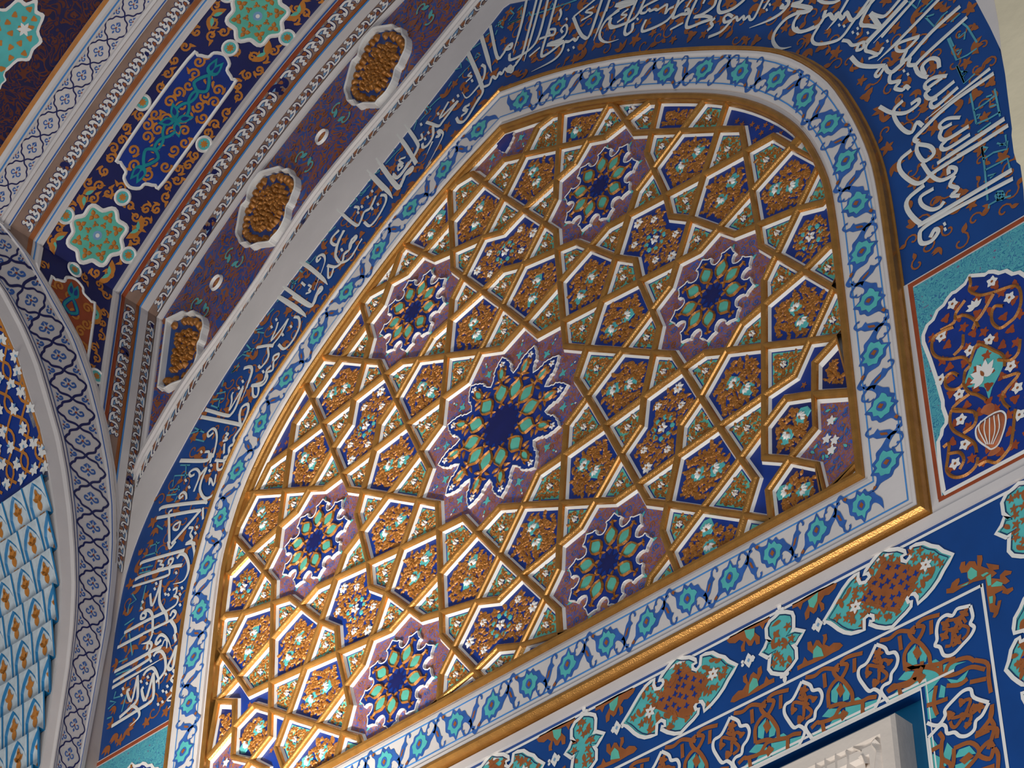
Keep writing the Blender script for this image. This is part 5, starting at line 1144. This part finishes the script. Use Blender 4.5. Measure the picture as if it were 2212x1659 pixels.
for i in range(5):
    cart((1.589 - .80 * i, -1.508), BIG, 50 + i, True)
    if i < 4: 
        c = (1.189 - .80 * i, -1.514); cart(c, SML, 70 + i, False)
        for sx in (-1, 1):
            for sy in (-1, 1):
                Q = [(c[0] + sx * p[0], c[1] + sy * p[1]) for p in SPR]; W2 = [(c[0] + sx * p[0], c[1] + sy * p[1]) for p in SPT]
                if sx * 1 > 0: Q = [(c[0] + abs(0) - (p[0] - c[0]) * -1, p[1]) for p in Q]; 
                b = fpart('leaf_spray', 'brown', lambda q: q.poly(Q, .0016)); fpart('green_leaf', 'aqua', lambda q: q.poly(W2, .0024), b)
        for sx in (-1, 1):
            def chain(q):
                x0 = c[0] + sx * .114; q.disc((x0, c[1]), .006, .003, 0, 8)
                for e in (.130, .146): q.disc((c[0] + sx * (e - .012), c[1] + .006), .006, .003, 0, 8); q.disc((c[0] + sx * (e - .012), c[1] - .006), .006, .003, 0, 8)
                for dx, dy in ((-.009, 0), (.009, 0), (0, .014), (0, -.014)): q.poly([(c[0] + sx * .133 + dx - .010, c[1] + dy), (c[0] + sx * .133 + dx, c[1] + dy + .013), (c[0] + sx * .133 + dx + .010, c[1] + dy), (c[0] + sx * .133 + dx, c[1] + dy - .013)], .003 + abs(dy) * .01, 0)
                q.poly([(c[0] + sx * .133 - .006, c[1]), (c[0] + sx * .133, c[1] + .008), (c[0] + sx * .133 + .006, c[1]), (c[0] + sx * .133, c[1] - .008)], .0036, 1)
                q.disc((c[0] + sx * .157, c[1] + .006), .006, .003, 0, 8); q.disc((c[0] + sx * .157, c[1] - .006), .006, .003, 0, 8)
            fpart('white_knot', ['white_paint', 'sky_blue'], chain)
        for sy, y0 in ((1, .118), (-1, -.112)):
            fpart('white_knot', 'white_paint', lambda q: (q.poly(leaf((c[0] - .004, c[1] + y0), sy * pi / 2, .032, .016), .003), q.disc((c[0] - .014, c[1] + y0), .008, .0032, 0, 8), q.disc((c[0] + .006, c[1] + y0), .008, .0032, 0, 8)))
for j in range(2): cart((2.065, -1.94 - .8 * j), BIG, 90 + j, True, pi / 2)
cart((2.06, -1.515), SML * 1.15, 88, False)
def corner_spray(q):
    for tx in ('490,385 490,340 530,330 545,280 590,240 620,230 625,260 600,310 720,260 700,220 700,170 640,180 620,130 640,70 680,60 680,110 720,60 780,60 800,110 800,0 850,0 855,40 840,110 920,140 890,80 1020,100 1020,140 960,150 1000,180 940,230 1030,240 1030,200 1080,150 1150,160 1140,190 1080,210 1130,260 1090,290 1050,290 1100,340 1160,320 1165,350 1110,395 1050,380 1060,350 980,390 990,430 980,500 1000,510 1010,460 1045,450 1030,520 1010,590 980,630 955,625 970,580 930,570 920,520 900,400 885,240 760,270 640,330 560,380',):
        q.poly([tuple(p) for p in T(1940, 1200, 4.665, tx)], .0016, 0)
    for tx in ('705,170 740,120 800,160 800,210 740,250 710,230', '840,200 900,170 920,180 860,220', '890,220 940,190 945,300 910,310', '940,310 1000,260 1060,280 1050,310 950,320', '620,320 720,270 700,300', '920,420 960,410 960,480 930,490'):
        q.poly([tuple(p) for p in T(1940, 1200, 4.665, tx)], .0024, 1)
fpart('leaf_spray', ['brown', 'aqua'], corner_spray)
# lotus medallions with turquoise strapwork between them
LOT = 'white|11:370,250 295,400 230,450 222,520 260,590 305,645 350,630 395,665 385,720 350,790|11:370,250 440,280 465,325 520,320 545,370 530,440 490,500 478,568 425,600 405,655 460,740'
LOTB = ['450,650 500,600 530,600 640,560 700,470 780,440 880,420 940,390 1010,380', '600,470 600,330 690,225 790,330 805,420', '690,100 640,160 700,225 760,110 690,100', '690,150 560,140 480,200 400,215', '560,180 570,300', '700,90 760,40 890,5', '820,50 820,170', '560,690 545,590', '890,530 890,420', '600,470 700,440 760,450', '640,560 720,540 760,520', '350,310 380,330 370,400 440,380 480,420', '380,330 400,380', '390,440 300,430 290,520', '390,440 380,560 330,590', '390,450 450,500 440,540 400,570', '370,400 340,380']
LOTT = ['540,550 600,480 680,480 630,560', '460,715 550,620 560,690 460,735', '585,660 640,560 700,500 740,590 595,665', '620,420 620,330 690,250 670,440', '720,420 720,230 790,310 770,400', '770,420 850,380 900,415 850,435', '740,470 880,440 870,530 750,580', '910,430 1020,400 1000,475 910,515']
q0 = T(1640, 1410, 3.966, '385,440')[0]; q1 = T(1640, 1410, 3.966, '1030,150')[0]; PER = q1[0] - q0[0]
base_v = -1.866
def lot(parent_xf, k):
    Z = lambda tx: [parent_xf(p) for p in T(1640, 1410, 3.966, tx)]
    t_ = fpart('strapwork', ['teal'], lambda q: [q.poly(Z(tx), .0014) for tx in LOTT])
    def br(q):
        for tx in LOTB[:11]: q.ribbon(smooth(Z(tx), 4), .0135, .0022, 0)
        q.poly(Z('705,260 740,330 700,390 665,320'), .0026, 0); q.poly(Z('725,490 770,520 715,590 690,540'), .0026, 0)
    fpart('brown_tracery', 'brown', br, t_)
    def wl_(q):
        for st in LOT.split('|')[1:]:
            w_, pts = st.split(':'); q.ribbon(smooth(Z(pts), 4), .0115, .0032)
        q.ribbon(Z('460,738 1000,478'), .0085, .0030)
    l_ = fpart('lotus_medallion', 'white_paint', wl_)
    fpart('lotus_sprig', 'brown', lambda q: [q.ribbon(smooth(Z(tx), 4), .011, .0022) for tx in LOTB[11:]] + [q.poly(palm(Z('380,330')[0], 1.0, .022, 5, .5), .0024), q.poly(palm(Z('395,440')[0], 1.0, .022, 4, .6), .0026), q.poly(palm(Z('470,400')[0], 0, .014, 3), .0026), q.poly(palm(Z('300,500')[0], 2, .016, 3), .0026), q.poly(palm(Z('360,580')[0], 2, .018, 3), .0026)], l_)
for i in range(-11, 2):
    if q0[0] + i * PER < -1.6: continue
    if i == 1: continue
    lot(lambda p: (p[0] + i * PER, p[1]), i)
lot(lambda p: (p[0] + PER, p[1]), 9)
cx, cy = 1.659, -1.878                                    # the same running down the right jamb
for j in (0, 1):
    lot(lambda p: (cx + (p[1] - cy), cy - (p[0] - q0[0]) - .10 - PER * j - .05), 20 + j)
lot(lambda p: (1.765 + rot2((p[0] - q0[0], p[1] - q0[1]), -.55)[0], -1.755 + rot2((p[0] - q0[0], p[1] - q0[1]), -.55)[1]), 30) if False else None
def corner_lotus(q):
    Z = lambda tx: smooth(T(1940, 1200, 4.665, tx), 4, False)
    q.ribbon(Z('735,510 670,525 600,545 555,610 490,605 420,660 395,760 400,850 380,910 430,930 470,1010 560,1000 660,900 740,810 775,730 735,690 760,620 735,510'), .0115, .0032)
cl = fpart('lotus_medallion', 'white_paint', corner_lotus)
fpart('lotus_sprig', 'brown', lambda q: [q.ribbon(smooth(T(1940, 1200, 4.665, tx), 4), .010, .0022) for tx in ('680,580 600,640 500,670 460,760', '600,640 640,720 560,760 480,740', '620,700 710,730 700,800 650,850', '560,770 540,900 480,920', '560,770 600,860 550,920', '640,600 690,680')] + [q.poly(palm(T(1940, 1200, 4.665, tx)[0], .8, .020, 4, .5), .0026) for tx in ('670,590', '610,680', '570,760', '470,820', '600,870', '480,700')], cl)
def corner_net(q):
    Z = lambda tx: [tuple(p) for p in T(1892, 1419, 3.966, tx)]
    for tx in ('240,310 250,240 330,200 400,150 420,240 260,320', '400,120 540,140 560,180 500,260 430,330 420,250', '440,420 430,330 520,260 520,380 460,410', '440,440 510,430 520,520 450,540', '290,20 350,0 360,80 300,80', '590,130 640,60 780,40 700,70 600,150', '610,190 700,200 800,110 760,200 660,240', '540,350 560,240 600,260 590,350'): q.poly(Z(tx), .0014, 0)
    for tx in ('110,300 190,260 290,240 380,150 400,40', '250,60 330,100 420,90 520,110 590,160 690,150 820,90 940,110', '400,90 330,200', '590,160 640,60 780,10 850,40', '610,250 720,240 790,190', '520,250 500,400 530,500', '440,420 540,390 620,360', '850,30 960,60 970,180 990,310', '810,220 950,190', '1000,410 990,520 900,640 860,660', '940,610 1040,620 1040,700'): q.ribbon(smooth(Z(tx), 4), .0135, .0022, 1)
fpart('strapwork', ['teal', 'brown'], corner_net)
# ------------------------------------------------------------------ recess with the carved marble plaque
m = MB()
m.poly([(-1.66, -1.88), (1.66, -1.88), (1.66, -3.1), (-1.66, -3.1)], -.049)
rc = tag(m.build('plaque_recess', 'reveal_blue', o=(0, -2.4, -.049)), 'plain teal blue recess around the marble plaque at the bottom edge', 'recess')
po_ = (0, -2.5, .0); pl = thing('marble_plaque', 'carved pale marble plaque in the blue recess at the bottom right', 'plaque', po_)
A = [(-1.575, -1.945), (1.575, -1.945), (1.575, -3.0), (-1.575, -3.0)]
m = MB(); Q = ccw(A); m.loft([[(*p, -.048) for p in Q], [(*p, .030) for p in Q], [(*p, .040) for p in inset(Q, .010)], [(*p, .040) for p in inset(Q, .050)], [(*p, .030) for p in inset(Q, .056)], [(*p, .030) for p in inset(Q, .064)], [(*p, .038) for p in inset(Q, .070)], [(*p, .038) for p in inset(Q, .095)], [(*p, .024) for p in inset(Q, .105)]]); m.poly(inset(Q, .105), .024); m.build('slab', 'marble', pl, po_)
def carved(tx, w_):
    mm = MB(); mm.ribbon(smooth(T(1640, 1410, 3.966, tx), 4), w_, .025, 0, ridge=.018); mm.build('carved_letter', 'marble', pl, po_)
for tx, w_ in (('1075,790 1045,830 1085,890 1080,960 1070,1060', .045), ('820,890 835,960 830,1050', .030), ('730,920 735,1050', .030), ('880,860 950,890', .016), ('930,950 960,930 990,1000', .025), ('560,1000 570,1100', .03), ('640,960 650,1100', .03)): carved(tx, w_)
# ------------------------------------------------------------------ cream plaster pier and margin at the top right
m = MB(); wr = [(-p[0], p[1]) for p in EA_L]
R1 = [tuple(p) for p in T(0, 0, 1, '2105,-6 2125,32 2140,60 2163,109 2173,163 2180,220')]
out_ = [(p[0] + .09 * (1 - i / 6), p[1] + .05 * (1 - i / 6)) for i, p in enumerate(R1)]
m.loft([[(*p, SLAB) for p in R1], [(*p, .004) for p in R1], [(*p, .004) for p in out_], [(*p, SLAB) for p in out_]], 0, False)
wm = tag(m.build('white_margin', 'plaster', o=(2.2, .4, 0)), 'short white margin above the blue band at the top right', 'margin')
m = MB(); m.ribbon([(p[0] + .075 * (1 - i / 6), p[1] + .04 * (1 - i / 6)) for i, p in enumerate(R1)], .012, .0052); m.build('painted_line', 'line_blue', wm, (2.2, .4, 0))
CE = wall([(2132, -40), (2148, 0), (2157, 50), (2163, 109), (2170, 150), (2176, 200), (2186, 278), (2185, 292), (2190, 330), (2196, 350), (2204, 356), (2208, 385), (2211, 410), (2214, 470)], .012)
pier = [tuple(p) for p in CE] + [(2.9, CE[-1][1] - .05), (2.9, 1.6), (CE[0][0] + .1, 1.6)]
m = MB(); m.prism(pier, SLAB, .012); tag(m.build('wall_right', 'cream', o=(2.5, .3, 0)), kind='structure')
m = MB(); m.prism([(2.235, -3.2), (2.9, -3.2), (2.9, -.55), (2.235, -.55)], -.30, -.05); tag(m.build('trim_2', 'cream', o=(2.5, -2, -.05)), kind='structure')
